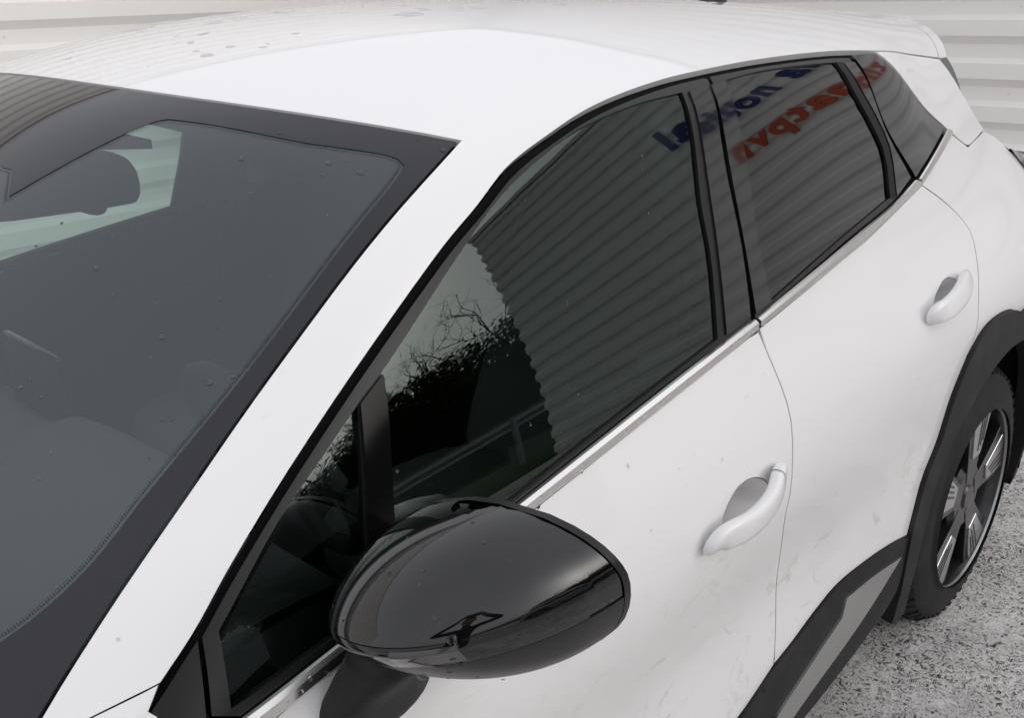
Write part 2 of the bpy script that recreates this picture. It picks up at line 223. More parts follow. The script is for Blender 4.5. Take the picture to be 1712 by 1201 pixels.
 'glass_front': [(0.8567,0.8698),(0.8673,0.8637),(0.8779,0.8576),(0.8885,0.8514),(0.8992,0.8453),(0.9098,0.8391),(0.9204,0.8329),(0.9310,0.8268),(0.9416,0.8206),(0.9523,0.8145),(0.9629,0.8084),(0.9736,0.8023),(0.9842,0.7963),(0.9950,0.7904),(1.0057,0.7846),(1.0165,0.7788),(1.0273,0.7731),(1.0382,0.7674),(1.0490,0.7618),(1.0599,0.7563),(1.0709,0.7509),(1.0819,0.7456),(1.0929,0.7405),(1.1041,0.7356),(1.1153,0.7309),(1.1266,0.7266),(1.1380,0.7225),(1.1495,0.7187),(1.1609,0.7148),(1.1724,0.7111),(1.1839,0.7074),(1.1955,0.7038),(1.2070,0.7002),(1.2186,0.6968),(1.2302,0.6935),(1.2418,0.6903),(1.2535,0.6873),(1.2652,0.6845),(1.2769,0.6819),(1.2887,0.6795),(1.3005,0.6773),(1.3123,0.6752),(1.3242,0.6733),(1.3361,0.6716),(1.3479,0.6699),(1.3598,0.6683),(1.3717,0.6668),(1.3836,0.6654),(1.3956,0.6641),(1.4075,0.6628),(1.4194,0.6616),(1.4313,0.6605),(1.4433,0.6594),(1.4552,0.6585),(1.4672,0.6578),(1.4792,0.6572),(1.4911,0.6566),(1.5031,0.6562),(1.5151,0.6558),(1.5270,0.6554),(1.5390,0.6550),(1.5510,0.6545),(1.5629,0.6540),(1.5576,0.6658),(1.5521,0.6775),(1.5465,0.6892),(1.5409,0.7008),(1.5352,0.7125),(1.5296,0.7241),(1.5241,0.7358),(1.5186,0.7476),(1.5134,0.7594),(1.5084,0.7715),(1.5039,0.7836),(1.4998,0.7961),(1.4967,0.8088),(1.4946,0.8218),(1.4935,0.8350),(1.4927,0.8482),(1.4914,0.8613),(1.4894,0.8743),(1.4871,0.8873),(1.4845,0.9002),(1.4818,0.9131),(1.4790,0.9259),(1.4762,0.9388),(1.4733,0.9516),(1.4705,0.9644),(1.4677,0.9773),(1.4649,0.9901),(1.4531,0.9918),(1.4412,0.9934),(1.4293,0.9950),(1.4175,0.9966),(1.4056,0.9982),(1.3937,0.9998),(1.3818,1.0014),(1.3700,1.0030),(1.3581,1.0047),(1.3462,1.0063),(1.3344,1.0079),(1.3225,1.0095),(1.3106,1.0111),(1.2988,1.0127),(1.2869,1.0143),(1.2750,1.0160),(1.2632,1.0176),(1.2513,1.0192),(1.2394,1.0209),(1.2276,1.0225),(1.2157,1.0242),(1.2038,1.0259),(1.1920,1.0276),(1.1801,1.0293),(1.1683,1.0310),(1.1564,1.0327),(1.1445,1.0345),(1.1327,1.0362),(1.1208,1.0380),(1.1090,1.0398),(1.0971,1.0416),(1.0853,1.0434),(1.0734,1.0452),(1.0616,1.0470),(1.0498,1.0488),(1.0379,1.0506),(1.0261,1.0524),(1.0142,1.0542),(1.0024,1.0560),(0.9905,1.0578),(0.9787,1.0596),(0.9668,1.0614),(0.9550,1.0631),(0.9431,1.0649),(0.9313,1.0666),(0.9194,1.0683),(0.9075,1.0700),(0.8957,1.0718),(0.8838,1.0735),(0.8720,1.0753),(0.8601,1.0772),(0.8483,1.0790),(0.8365,1.0810),(0.8246,1.0829),(0.8128,1.0849),(0.8010,1.0869),(0.8035,1.0739),(0.8059,1.0609),(0.8082,1.0478),(0.8106,1.0348),(0.8132,1.0218),(0.8159,1.0089),(0.8189,0.9960),(0.8223,0.9832),(0.8260,0.9706),(0.8299,0.9580),(0.8339,0.9455),(0.8379,0.9329),(0.8418,0.9204),(0.8456,0.9078),(0.8493,0.8951),(0.8530,0.8825)],
 'pillar_front': [(1.5812,0.6538),(1.6108,0.6512),(1.6403,0.6486),(1.6256,0.6758),(1.6103,0.7028),(1.5964,0.7305),(1.5859,0.7601),(1.5804,0.7913),(1.5781,0.8230),(1.5770,0.8548),(1.5748,0.8865),(1.5713,0.9180),(1.5674,0.9496),(1.5636,0.9811),(1.5382,0.9842),(1.5128,0.9873),(1.4874,0.9904),(1.4932,0.9587),(1.4988,0.9271),(1.5047,0.8955),(1.5108,0.8640),(1.5167,0.8324),(1.5229,0.8009),(1.5309,0.7699),(1.5415,0.7399),(1.5543,0.7109),(1.5679,0.6825)],
 'frame_rear': [(1.6690,0.6317),(1.6810,0.6312),(1.6930,0.6307),(1.7050,0.6302),(1.7170,0.6297),(1.7289,0.6291),(1.7409,0.6286),(1.7529,0.6281),(1.7649,0.6276),(1.7768,0.6271),(1.7888,0.6266),(1.8008,0.6261),(1.8128,0.6257),(1.8248,0.6252),(1.8368,0.6248),(1.8487,0.6244),(1.8607,0.6241),(1.8727,0.6237),(1.8847,0.6234),(1.8967,0.6231),(1.9087,0.6228),(1.9207,0.6224),(1.9326,0.6221),(1.9446,0.6219),(1.9566,0.6216),(1.9686,0.6213),(1.9806,0.6210),(1.9926,0.6208),(2.0046,0.6206),(2.0165,0.6203),(2.0285,0.6201),(2.0405,0.6199),(2.0525,0.6198),(2.0645,0.6196),(2.0765,0.6195),(2.0885,0.6194),(2.1005,0.6194),(2.1125,0.6194),(2.1244,0.6194),(2.1364,0.6196),(2.1484,0.6199),(2.1604,0.6202),(2.1724,0.6207),(2.1844,0.6212),(2.1963,0.6217),(2.2083,0.6221),(2.2082,0.6354),(2.2074,0.6487),(2.2063,0.6619),(2.2052,0.6752),(2.2044,0.6884),(2.2043,0.7017),(2.2052,0.7149),(2.2075,0.7280),(2.2114,0.7405),(2.2171,0.7522),(2.2240,0.7631),(2.2317,0.7732),(2.2400,0.7828),(2.2487,0.7919),(2.2577,0.8007),(2.2668,0.8093),(2.2761,0.8178),(2.2853,0.8262),(2.2945,0.8347),(2.3036,0.8433),(2.3126,0.8521),(2.3213,0.8612),(2.3098,0.8646),(2.2983,0.8680),(2.2868,0.8716),(2.2753,0.8752),(2.2638,0.8786),(2.2523,0.8819),(2.2407,0.8850),(2.2291,0.8878),(2.2174,0.8904),(2.2056,0.8928),(2.1939,0.8950),(2.1821,0.8971),(2.1703,0.8991),(2.1585,0.9009),(2.1467,0.9028),(2.1349,0.9045),(2.1231,0.9062),(2.1113,0.9078),(2.0995,0.9095),(2.0876,0.9111),(2.0758,0.9127),(2.0640,0.9143),(2.0521,0.9159),(2.0403,0.9175),(2.0285,0.9192),(2.0167,0.9208),(2.0049,0.9225),(1.9930,0.9242),(1.9812,0.9260),(1.9694,0.9277),(1.9576,0.9295),(1.9458,0.9313),(1.9340,0.9331),(1.9222,0.9350),(1.9104,0.9368),(1.8986,0.9386),(1.8868,0.9404),(1.8750,0.9422),(1.8632,0.9440),(1.8514,0.9459),(1.8396,0.9477),(1.8278,0.9495),(1.8160,0.9513),(1.8042,0.9531),(1.7923,0.9550),(1.7805,0.9568),(1.7687,0.9586),(1.7569,0.9604),(1.7451,0.9623),(1.7333,0.9641),(1.7215,0.9659),(1.7097,0.9677),(1.6979,0.9696),(1.6861,0.9714),(1.6743,0.9732),(1.6625,0.9750),(1.6507,0.9769),(1.6389,0.9787),(1.6271,0.9805),(1.6153,0.9823),(1.6035,0.9842),(1.5917,0.9860),(1.5799,0.9878),(1.5808,0.9747),(1.5817,0.9617),(1.5826,0.9486),(1.5835,0.9355),(1.5844,0.9224),(1.5854,0.9093),(1.5864,0.8963),(1.5873,0.8832),(1.5880,0.8701),(1.5884,0.8570),(1.5886,0.8439),(1.5889,0.8308),(1.5894,0.8177),(1.5902,0.8046),(1.5915,0.7915),(1.5934,0.7786),(1.5962,0.7659),(1.5999,0.7534),(1.6045,0.7413),(1.6098,0.7296),(1.6157,0.7183),(1.6220,0.7072),(1.6286,0.6963),(1.6354,0.6856),(1.6423,0.6749),(1.6491,0.6642),(1.6560,0.6535),(1.6626,0.6427)],
 'glass_rear': [(1.6994,0.6446),(1.7113,0.6436),(1.7232,0.6426),(1.7351,0.6416),(1.7469,0.6405),(1.7588,0.6394),(1.7707,0.6384),(1.7826,0.6375),(1.7945,0.6366),(1.8064,0.6358),(1.8183,0.6351),(1.8302,0.6345),(1.8421,0.6340),(1.8541,0.6336),(1.8660,0.6332),(1.8779,0.6329),(1.8898,0.6326),(1.9017,0.6323),(1.9137,0.6321),(1.9256,0.6319),(1.9375,0.6317),(1.9494,0.6315),(1.9614,0.6314),(1.9733,0.6313),(1.9852,0.6311),(1.9971,0.6310),(2.0090,0.6310),(2.0210,0.6309),(2.0329,0.6309),(2.0448,0.6308),(2.0567,0.6308),(2.0687,0.6308),(2.0806,0.6309),(2.0925,0.6311),(2.1044,0.6314),(2.1163,0.6318),(2.1283,0.6322),(2.1282,0.6454),(2.1276,0.6587),(2.1272,0.6719),(2.1279,0.6851),(2.1305,0.6980),(2.1358,0.7099),(2.1427,0.7206),(2.1504,0.7307),(2.1583,0.7407),(2.1657,0.7510),(2.1733,0.7612),(2.1814,0.7710),(2.1892,0.7810),(2.1960,0.7918),(2.2007,0.8040),(2.2022,0.8171),(2.2015,0.8303),(2.1995,0.8433),(2.1970,0.8563),(2.1945,0.8692),(2.1926,0.8823),(2.1808,0.8841),(2.1691,0.8859),(2.1573,0.8877),(2.1455,0.8895),(2.1337,0.8913),(2.1220,0.8931),(2.1102,0.8949),(2.0984,0.8967),(2.0866,0.8985),(2.0748,0.9002),(2.0631,0.9020),(2.0513,0.9038),(2.0395,0.9056),(2.0277,0.9074),(2.0160,0.9092),(2.0042,0.9110),(1.9924,0.9128),(1.9806,0.9146),(1.9689,0.9164),(1.9571,0.9183),(1.9453,0.9201),(1.9336,0.9219),(1.9218,0.9238),(1.9100,0.9257),(1.8983,0.9275),(1.8865,0.9294),(1.8747,0.9313),(1.8630,0.9333),(1.8512,0.9352),(1.8395,0.9372),(1.8277,0.9391),(1.8160,0.9411),(1.8042,0.9431),(1.7925,0.9451),(1.7807,0.9472),(1.7690,0.9492),(1.7572,0.9512),(1.7455,0.9533),(1.7338,0.9553),(1.7220,0.9574),(1.7103,0.9594),(1.6985,0.9615),(1.6868,0.9635),(1.6750,0.9656),(1.6633,0.9676),(1.6516,0.9697),(1.6398,0.9717),(1.6381,0.9587),(1.6360,0.9458),(1.6340,0.9329),(1.6325,0.9199),(1.6317,0.9068),(1.6318,0.8937),(1.6327,0.8806),(1.6341,0.8676),(1.6358,0.8546),(1.6378,0.8417),(1.6400,0.8288),(1.6423,0.8159),(1.6449,0.8031),(1.6476,0.7903),(1.6504,0.7776),(1.6535,0.7649),(1.6567,0.7523),(1.6601,0.7398),(1.6637,0.7273),(1.6677,0.7149),(1.6723,0.7029),(1.6774,0.6910),(1.6829,0.6794),(1.6885,0.6679),(1.6941,0.6563)],
 'pillar_rear': [(1.6482,0.6493),(1.6721,0.6468),(1.6961,0.6443),(1.6830,0.6717),(1.6702,0.6993),(1.6599,0.7281),(1.6516,0.7578),(1.6445,0.7878),(1.6383,0.8181),(1.6330,0.8486),(1.6292,0.8793),(1.6281,0.9103),(1.6314,0.9411),(1.6357,0.9718),(1.6084,0.9761),(1.5810,0.9804),(1.5822,0.9491),(1.5834,0.9177),(1.5854,0.8864),(1.5875,0.8551),(1.5897,0.8238),(1.5931,0.7927),(1.5990,0.7620),(1.6087,0.7326),(1.6212,0.7045),(1.6349,0.6770)],
 'seal_rear': [(2.1305,0.6308),(2.1291,0.6619),(2.1305,0.6929),(2.1438,0.7200),(2.1620,0.7438),(2.1800,0.7676),(2.1972,0.7921),(2.2026,0.8222),(2.1977,0.8528),(2.1922,0.8834),(2.2207,0.8867),(2.2248,0.8561),(2.2290,0.8255),(2.2275,0.7947),(2.2135,0.7682),(2.1957,0.7444),(2.1780,0.7204),(2.1623,0.6949),(2.1576,0.6646),(2.1582,0.6337)],
 'applique_rear': [(2.1610,0.6353),(2.1841,0.6357),(2.2072,0.6360),(2.2082,0.6662),(2.2081,0.6965),(2.2110,0.7266),(2.2206,0.7547),(2.2370,0.7788),(2.2567,0.7997),(2.2775,0.8192),(2.2985,0.8385),(2.3188,0.8586),(2.2962,0.8650),(2.2736,0.8714),(2.2510,0.8778),(2.2284,0.8842),(2.2321,0.8539),(2.2357,0.8236),(2.2332,0.7934),(2.2188,0.7676),(2.2012,0.7441),(2.1837,0.7205),(2.1680,0.6955),(2.1621,0.6658)],
 'pillar_corner': [(2.2327,0.6149),(2.2445,0.6148),(2.2564,0.6147),(2.2683,0.6146),(2.2801,0.6145),(2.2920,0.6144),(2.3038,0.6144),(2.3157,0.6143),(2.3276,0.6142),(2.3394,0.6141),(2.3513,0.6140),(2.3595,0.6233),(2.3675,0.6329),(2.3753,0.6426),(2.3831,0.6523),(2.3911,0.6619),(2.3994,0.6710),(2.4082,0.6797),(2.4175,0.6876),(2.4272,0.6949),(2.4374,0.7014),(2.4479,0.7073),(2.4585,0.7127),(2.4693,0.7179),(2.4802,0.7226),(2.4912,0.7271),(2.5023,0.7314),(2.5134,0.7356),(2.5246,0.7396),(2.5357,0.7436),(2.5469,0.7475),(2.5581,0.7514),(2.5693,0.7553),(2.5805,0.7593),(2.5917,0.7633),(2.6028,0.7674),(2.6139,0.7717),(2.6249,0.7760),(2.6138,0.7796),(2.6026,0.7832),(2.5915,0.7869),(2.5803,0.7905),(2.5692,0.7941),(2.5580,0.7977),(2.5469,0.8013),(2.5357,0.8049),(2.5246,0.8085),(2.5134,0.8121),(2.5023,0.8157),(2.4911,0.8193),(2.4799,0.8229),(2.4688,0.8265),(2.4576,0.8301),(2.4465,0.8337),(2.4353,0.8373),(2.4242,0.8409),(2.4130,0.8445),(2.4019,0.8481),(2.3907,0.8517),(2.3796,0.8553),(2.3684,0.8589),(2.3572,0.8625),(2.3481,0.8541),(2.3387,0.8460),(2.3292,0.8382),(2.3196,0.8305),(2.3099,0.8229),(2.3002,0.8153),(2.2906,0.8076),(2.2810,0.7998),(2.2716,0.7918),(2.2624,0.7835),(2.2536,0.7746),(2.2453,0.7652),(2.2378,0.7551),(2.2313,0.7441),(2.2265,0.7321),(2.2235,0.7194),(2.2225,0.7063),(2.2229,0.6931),(2.2241,0.6800),(2.2259,0.6670),(2.2280,0.6540),(2.2301,0.6410),(2.2317,0.6280)],
 'belt': [(0.5974,1.1232),(0.6268,1.1188),(0.6563,1.1144),(0.6857,1.1100),(0.7151,1.1057),(0.7446,1.1014),(0.7740,1.0972),(0.8035,1.0930),(0.8329,1.0888),(0.8624,1.0846),(0.8918,1.0804),(0.9213,1.0762),(0.9507,1.0720),(0.9802,1.0678),(1.0096,1.0635),(1.0391,1.0592),(1.0685,1.0549),(1.0979,1.0505),(1.1274,1.0462),(1.1568,1.0419),(1.1862,1.0376),(1.2157,1.0333),(1.2451,1.0291),(1.2746,1.0250),(1.3041,1.0209),(1.3335,1.0169),(1.3630,1.0129),(1.3925,1.0091),(1.4220,1.0052),(1.4515,1.0014),(1.4810,0.9976),(1.5105,0.9938),(1.5400,0.9900),(1.5695,0.9862)],
 'beltb': [(0.6265,1.1402),(0.6561,1.1355),(0.6857,1.1307),(0.7152,1.1262),(0.7448,1.1217),(0.7744,1.1172),(0.8040,1.1128),(0.8336,1.1084),(0.8632,1.1040),(0.8928,1.0997),(0.9225,1.0953),(0.9521,1.0910),(0.9817,1.0868),(1.0113,1.0825),(1.0409,1.0783),(1.0706,1.0742),(1.1002,1.0701),(1.1299,1.0661),(1.1595,1.0620),(1.1891,1.0580),(1.2188,1.0540),(1.2484,1.0500),(1.2781,1.0459),(1.3077,1.0419),(1.3374,1.0378),(1.3670,1.0337),(1.3966,1.0297),(1.4263,1.0256),(1.4559,1.0215),(1.4856,1.0175),(1.5152,1.0134),(1.5449,1.0093),(1.5745,1.0053)],
 'belt2': [(1.5787,0.9865),(1.6081,0.9822),(1.6374,0.9780),(1.6668,0.9737),(1.6962,0.9694),(1.7256,0.9652),(1.7550,0.9609),(1.7844,0.9567),(1.8137,0.9524),(1.8431,0.9481),(1.8725,0.9438),(1.9019,0.9395),(1.9313,0.9352),(1.9606,0.9309),(1.9900,0.9266),(2.0194,0.9223),(2.0488,0.9181),(2.0782,0.9140),(2.1076,0.9097),(2.1370,0.9054),(2.1663,0.9009),(2.1956,0.8961),(2.2249,0.8909),(2.2540,0.8851),(2.2831,0.8787),(2.3121,0.8720),(2.3412,0.8655)],
 'belt2b': [(1.5814,1.0031),(1.6109,0.9992),(1.6405,0.9953),(1.6701,0.9914),(1.6996,0.9875),(1.7292,0.9837),(1.7588,0.9798),(1.7884,0.9759),(1.8179,0.9720),(1.8475,0.9681),(1.8771,0.9642),(1.9066,0.9603),(1.9362,0.9562),(1.9657,0.9521),(1.9953,0.9480),(2.0248,0.9434),(2.0542,0.9385),(2.0836,0.9334),(2.1130,0.9281),(2.1424,0.9227),(2.1718,0.9174),(2.2012,0.9119),(2.2305,0.9065),(2.2599,0.9010),(2.2893,0.8956),(2.3187,0.8901),(2.3480,0.8847),(2.3774,0.8793)],
 'belt3': [(2.3634,0.8654),(2.3902,0.8568),(2.4170,0.8481),(2.4438,0.8395),(2.4706,0.8308),(2.4974,0.8222),(2.5242,0.8136),(2.5510,0.8049),(2.5778,0.7963),(2.6046,0.7876),(2.6314,0.7790)],
 'belt3b': [(2.3865,0.8766),(2.4137,0.8680),(2.4408,0.8595),(2.4679,0.8509),(2.4951,0.8423),(2.5222,0.8338),(2.5493,0.8252),(2.5765,0.8166),(2.6036,0.8081),(2.6307,0.7995),(2.6579,0.7909)],
 'door_front': [(0.6000,1.1611),(0.6241,1.1414),(0.6531,1.1337),(0.6829,1.1305),(0.7126,1.1266),(0.7423,1.1221),(0.7720,1.1176),(0.8017,1.1132),(0.8314,1.1088),(0.8611,1.1044),(0.8908,1.1000),(0.9205,1.0957),(0.9502,1.0913),(0.9799,1.0870),(1.0096,1.0828),(1.0393,1.0785),(1.0690,1.0743),(1.0987,1.0701),(1.1285,1.0659),(1.1582,1.0618),(1.1879,1.0576),(1.2176,1.0535),(1.2474,1.0494),(1.2771,1.0453),(1.3068,1.0413),(1.3366,1.0372),(1.3663,1.0332),(1.3960,1.0292),(1.4258,1.0252),(1.4555,1.0212),(1.4853,1.0172),(1.5150,1.0133),(1.5448,1.0093),(1.5769,1.0079),(1.5827,1.0402),(1.5884,1.0725),(1.5943,1.1048),(1.5983,1.1374),(1.5985,1.1704),(1.5937,1.2028),(1.5884,1.2352),(1.5856,1.2680),(1.5817,1.3006),(1.5767,1.3330),(1.5813,1.3654),(1.5894,1.3971),(1.5965,1.4291),(1.6015,1.4616),(1.6061,1.4941),(1.6099,1.5268),(1.6127,1.5596),(1.6136,1.5925),(1.6119,1.6254),(1.6084,1.6581),(1.6051,1.6908),(1.5768,1.7010),(1.5486,1.7116),(1.5202,1.7214),(1.4913,1.7295),(1.4621,1.7357),(1.4326,1.7405),(1.4030,1.7443),(1.3734,1.7475),(1.3438,1.7504),(1.3141,1.7530),(1.2844,1.7556),(1.2547,1.7579),(1.2250,1.7598),(1.1953,1.7616),(1.1655,1.7631),(1.1358,1.7646),(1.1061,1.7660),(1.0763,1.7673),(1.0466,1.7687),(1.0168,1.7700),(0.9871,1.7714),(0.9573,1.7729),(0.9276,1.7745),(0.8979,1.7760),(0.8681,1.7776),(0.8384,1.7792),(0.8087,1.7807),(0.7789,1.7822),(0.7492,1.7838),(0.7195,1.7853),(0.6897,1.7869),(0.6600,1.7884),(0.6530,1.7575),(0.6457,1.7267),(0.6383,1.6959),(0.6309,1.6651),(0.6236,1.6343),(0.6166,1.6034),(0.6102,1.5723),(0.6043,1.5411),(0.5994,1.5097),(0.5953,1.4782),(0.5918,1.4465),(0.5890,1.4148),(0.5868,1.3830),(0.5854,1.3512),(0.5849,1.3193),(0.5854,1.2875),(0.5877,1.2557),(0.5915,1.2241),(0.5960,1.1926)],
 'door_rear': [(1.5809,1.0039),(1.6105,0.9999),(1.6400,0.9958),(1.6696,0.9918),(1.6992,0.9877),(1.7288,0.9837),(1.7583,0.9797),(1.7879,0.9756),(1.8175,0.9716),(1.8471,0.9675),(1.8766,0.9635),(1.9062,0.9594),(1.9358,0.9553),(1.9653,0.9513),(1.9949,0.9474),(2.0245,0.9433),(2.0540,0.9386),(2.0835,0.9336),(2.1129,0.9283),(2.1423,0.9230),(2.1717,0.9176),(2.2011,0.9121),(2.2305,0.9066),(2.2598,0.9011),(2.2892,0.8956),(2.3186,0.8902),(2.3480,0.8847),(2.3774,0.8793),(2.4039,0.8912),(2.4305,0.9030),(2.4567,0.9157),(2.4822,0.9302),(2.5072,0.9456),(2.5301,0.9645),(2.5480,0.9892),(2.5565,1.0190),(2.5426,1.0460),(2.5226,1.0687),(2.5019,1.0907),(2.4804,1.1116),(2.4587,1.1324),(2.4376,1.1538),(2.4184,1.1773),(2.4050,1.2052),(2.3902,1.2323),(2.3696,1.2543),(2.3481,1.2752),(2.3282,1.2989),(2.3083,1.3226),(2.2908,1.3484),(2.2784,1.3777),(2.2701,1.4087),(2.2620,1.4398),(2.2501,1.4694),(2.2339,1.4962),(2.2167,1.5224),(2.2026,1.5507),(2.1923,1.5810),(2.1822,1.6114),(2.1707,1.6412),(2.1592,1.6709),(2.1302,1.6646),(2.1012,1.6583),(2.0720,1.6530),(2.0427,1.6488),(2.0133,1.6454),(1.9839,1.6425),(1.9544,1.6401),(1.9249,1.6382),(1.8954,1.6366),(1.8658,1.6360),(1.8363,1.6374),(1.8071,1.6418),(1.7781,1.6485),(1.7493,1.6556),(1.7207,1.6637),(1.6921,1.6720),(1.6633,1.6796),(1.6343,1.6855),(1.6051,1.6908),(1.6084,1.6581),(1.6119,1.6254),(1.6136,1.5925),(1.6127,1.5596),(1.6099,1.5268),(1.6061,1.4941),(1.6015,1.4616),(1.5965,1.4291),(1.5894,1.3971),(1.5813,1.3654),(1.5767,1.3330),(1.5817,1.3006),(1.5856,1.2680),(1.5884,1.2352),(1.5937,1.2028),(1.5985,1.1704),(1.5983,1.1374),(1.5943,1.1048),(1.5884,1.0725),(1.5827,1.0402)],
 'quarter': [(2.3774,0.8793),(2.4051,0.8690),(2.4327,0.8585),(2.4603,0.8481),(2.4881,0.8383),(2.5161,0.8293),(2.5444,0.8210),(2.5727,0.8133),(2.6011,0.8059),(2.6295,0.7985),(2.6579,0.7909),(2.6835,0.7997),(2.7090,0.8084),(2.7346,0.8172),(2.7602,0.8260),(2.7870,0.8214),(2.8139,0.8167),(2.8407,0.8121),(2.8675,0.8075),(2.8944,0.8029),(2.9212,0.7983),(2.9480,0.7937),(2.9756,0.8014),(3.0032,0.8087),(3.0305,0.8176),(3.0564,0.8304),(3.0795,0.8487),(3.1037,0.8651),(3.1307,0.8748),(3.1586,0.8807),(3.1868,0.8846),(3.2151,0.8875),(3.2434,0.8901),(3.2718,0.8929),(3.3000,0.8963),(3.3082,0.9273),(3.3171,0.9580),(3.3265,0.9886),(3.3356,1.0192),(3.3439,1.0502),(3.3511,1.0815),(3.3564,1.1132),(3.3599,1.1452),(3.3615,1.1775),(3.3616,1.2097),(3.3608,1.2420),(3.3592,1.2742),(3.3569,1.3064),(3.3540,1.3385),(3.3506,1.3706),(3.3468,1.4026),(3.3426,1.4346),(3.3379,1.4664),(3.3329,1.4982),(3.3275,1.5299),(3.3217,1.5616),(3.3154,1.5931),(3.3078,1.6242),(3.2992,1.6551),(3.2897,1.6856),(3.2797,1.7159),(3.2695,1.7461),(3.2595,1.7764),(3.2500,1.8069),(3.2240,1.8079),(3.1980,1.8089),(3.1720,1.8099),(3.1460,1.8109),(3.1200,1.8119),(3.1238,1.7794),(3.1283,1.7471),(3.1309,1.7145),(3.1295,1.6819),(3.1244,1.6497),(3.1171,1.6180),(3.1081,1.5869),(3.0976,1.5563),(3.0856,1.5265),(3.0722,1.4973),(3.0576,1.4689),(3.0419,1.4412),(3.0247,1.4147),(3.0060,1.3894),(2.9855,1.3659),(2.9633,1.3444),(2.9400,1.3246),(2.9155,1.3064),(2.8900,1.2901),(2.8634,1.2761),(2.8357,1.2651),(2.8068,1.2590),(2.7774,1.2586),(2.7480,1.2611),(2.7187,1.2640),(2.6893,1.2646),(2.6605,1.2582),(2.6331,1.2461),(2.6048,1.2373),(2.5757,1.2326),(2.5464,1.2298),(2.5169,1.2287),(2.4875,1.2293),(2.4581,1.2317),(2.4291,1.2369),(2.4010,1.2465),(2.3744,1.2606),(2.3481,1.2752),(2.3696,1.2543),(2.3902,1.2323),(2.4050,1.2052),(2.4184,1.1773),(2.4376,1.1538),(2.4587,1.1324),(2.4804,1.1116),(2.5019,1.0907),(2.5226,1.0687),(2.5426,1.0460),(2.5565,1.0190),(2.5480,0.9892),(2.5301,0.9645),(2.5072,0.9456),(2.4822,0.9302),(2.4567,0.9157),(2.4305,0.9030),(2.4039,0.8912)],
 'cpanel': [(2.3546,0.6123),(2.3664,0.6123),(2.3781,0.6123),(2.3898,0.6123),(2.4016,0.6123),(2.4133,0.6122),(2.4251,0.6122),(2.4368,0.6122),(2.4486,0.6121),(2.4603,0.6121),(2.4720,0.6121),(2.4838,0.6121),(2.4955,0.6121),(2.5073,0.6121),(2.5190,0.6122),(2.5307,0.6123),(2.5425,0.6124),(2.5542,0.6126),(2.5660,0.6128),(2.5777,0.6131),(2.5894,0.6134),(2.6012,0.6137),(2.6129,0.6141),(2.6247,0.6145),(2.6364,0.6149),(2.6481,0.6153),(2.6599,0.6158),(2.6716,0.6163),(2.6833,0.6168),(2.6951,0.6173),(2.7068,0.6178),(2.7185,0.6183),(2.7303,0.6188),(2.7420,0.6193),(2.7537,0.6198),(2.7655,0.6203),(2.7739,0.6289),(2.7823,0.6377),(2.7907,0.6464),(2.7990,0.6552),(2.8074,0.6639),(2.8158,0.6726),(2.8243,0.6812),(2.8329,0.6897),(2.8416,0.6981),(2.8504,0.7063),(2.8594,0.7143),(2.8684,0.7222),(2.8775,0.7299),(2.8867,0.7376),(2.8960,0.7452),(2.9052,0.7528),(2.9145,0.7603),(2.9238,0.7679),(2.9331,0.7754),(2.9423,0.7830),(2.9515,0.7906),(2.9398,0.7930),(2.9280,0.7954),(2.9163,0.7978),(2.9046,0.8003),(2.8928,0.8027),(2.8811,0.8051),(2.8694,0.8076),(2.8576,0.8099),(2.8459,0.8123),(2.8341,0.8145),(2.8224,0.8167),(2.8106,0.8186),(2.7987,0.8204),(2.7869,0.8223),(2.7750,0.8235),(2.7631,0.8231),(2.7514,0.8210),(2.7398,0.8177),(2.7284,0.8137),(2.7171,0.8097),(2.7057,0.8057),(2.6944,0.8014),(2.6831,0.7971),(2.6719,0.7926),(2.6606,0.7883),(2.6513,0.7848),(2.6421,0.7812),(2.6328,0.7777),(2.6216,0.7731),(2.6104,0.7687),(2.5991,0.7644),(2.5878,0.7602),(2.5765,0.7560),(2.5651,0.7519),(2.5538,0.7478),(2.5425,0.7437),(2.5312,0.7396),(2.5199,0.7353),(2.5086,0.7310),(2.4974,0.7265),(2.4862,0.7219),(2.4751,0.7170),(2.4642,0.7118),(2.4534,0.7063),(2.4427,0.7003),(2.4323,0.6938),(2.4223,0.6866),(2.4129,0.6786),(2.4038,0.6699),(2.3953,0.6607),(2.3871,0.6511),(2.3791,0.6412),(2.3711,0.6314),(2.3630,0.6217)],
 'rooftail': [(2.3580,0.6106),(2.3873,0.6106),(2.4166,0.6105),(2.4459,0.6104),(2.4752,0.6104),(2.5045,0.6104),(2.5338,0.6106),(2.5631,0.6110),(2.5924,0.6116),(2.6217,0.6126),(2.6510,0.6137),(2.6803,0.6149),(2.7096,0.6162),(2.7388,0.6175),(2.7681,0.6187)],
 'spoilerseam': [(2.7681,0.6187),(2.7882,0.6007),(2.8083,0.5828),(2.8283,0.5648),(2.8484,0.5468),(2.8685,0.5289)],
 'sill': [(2.1592,1.6709),(2.1299,1.6646),(2.1007,1.6582),(2.0713,1.6529),(2.0417,1.6487),(2.0121,1.6452),(1.9824,1.6424),(1.9527,1.6400),(1.9229,1.6381),(1.8932,1.6365),(1.8634,1.6360),(1.8336,1.6377),(1.8041,1.6424),(1.7750,1.6493),(1.7459,1.6565),(1.7171,1.6647),(1.6882,1.6731),(1.6592,1.6805),(1.6298,1.6856),(1.6006,1.6921),(1.5719,1.7010),(1.5434,1.7108),(1.5150,1.7208),(1.4866,1.7307)],
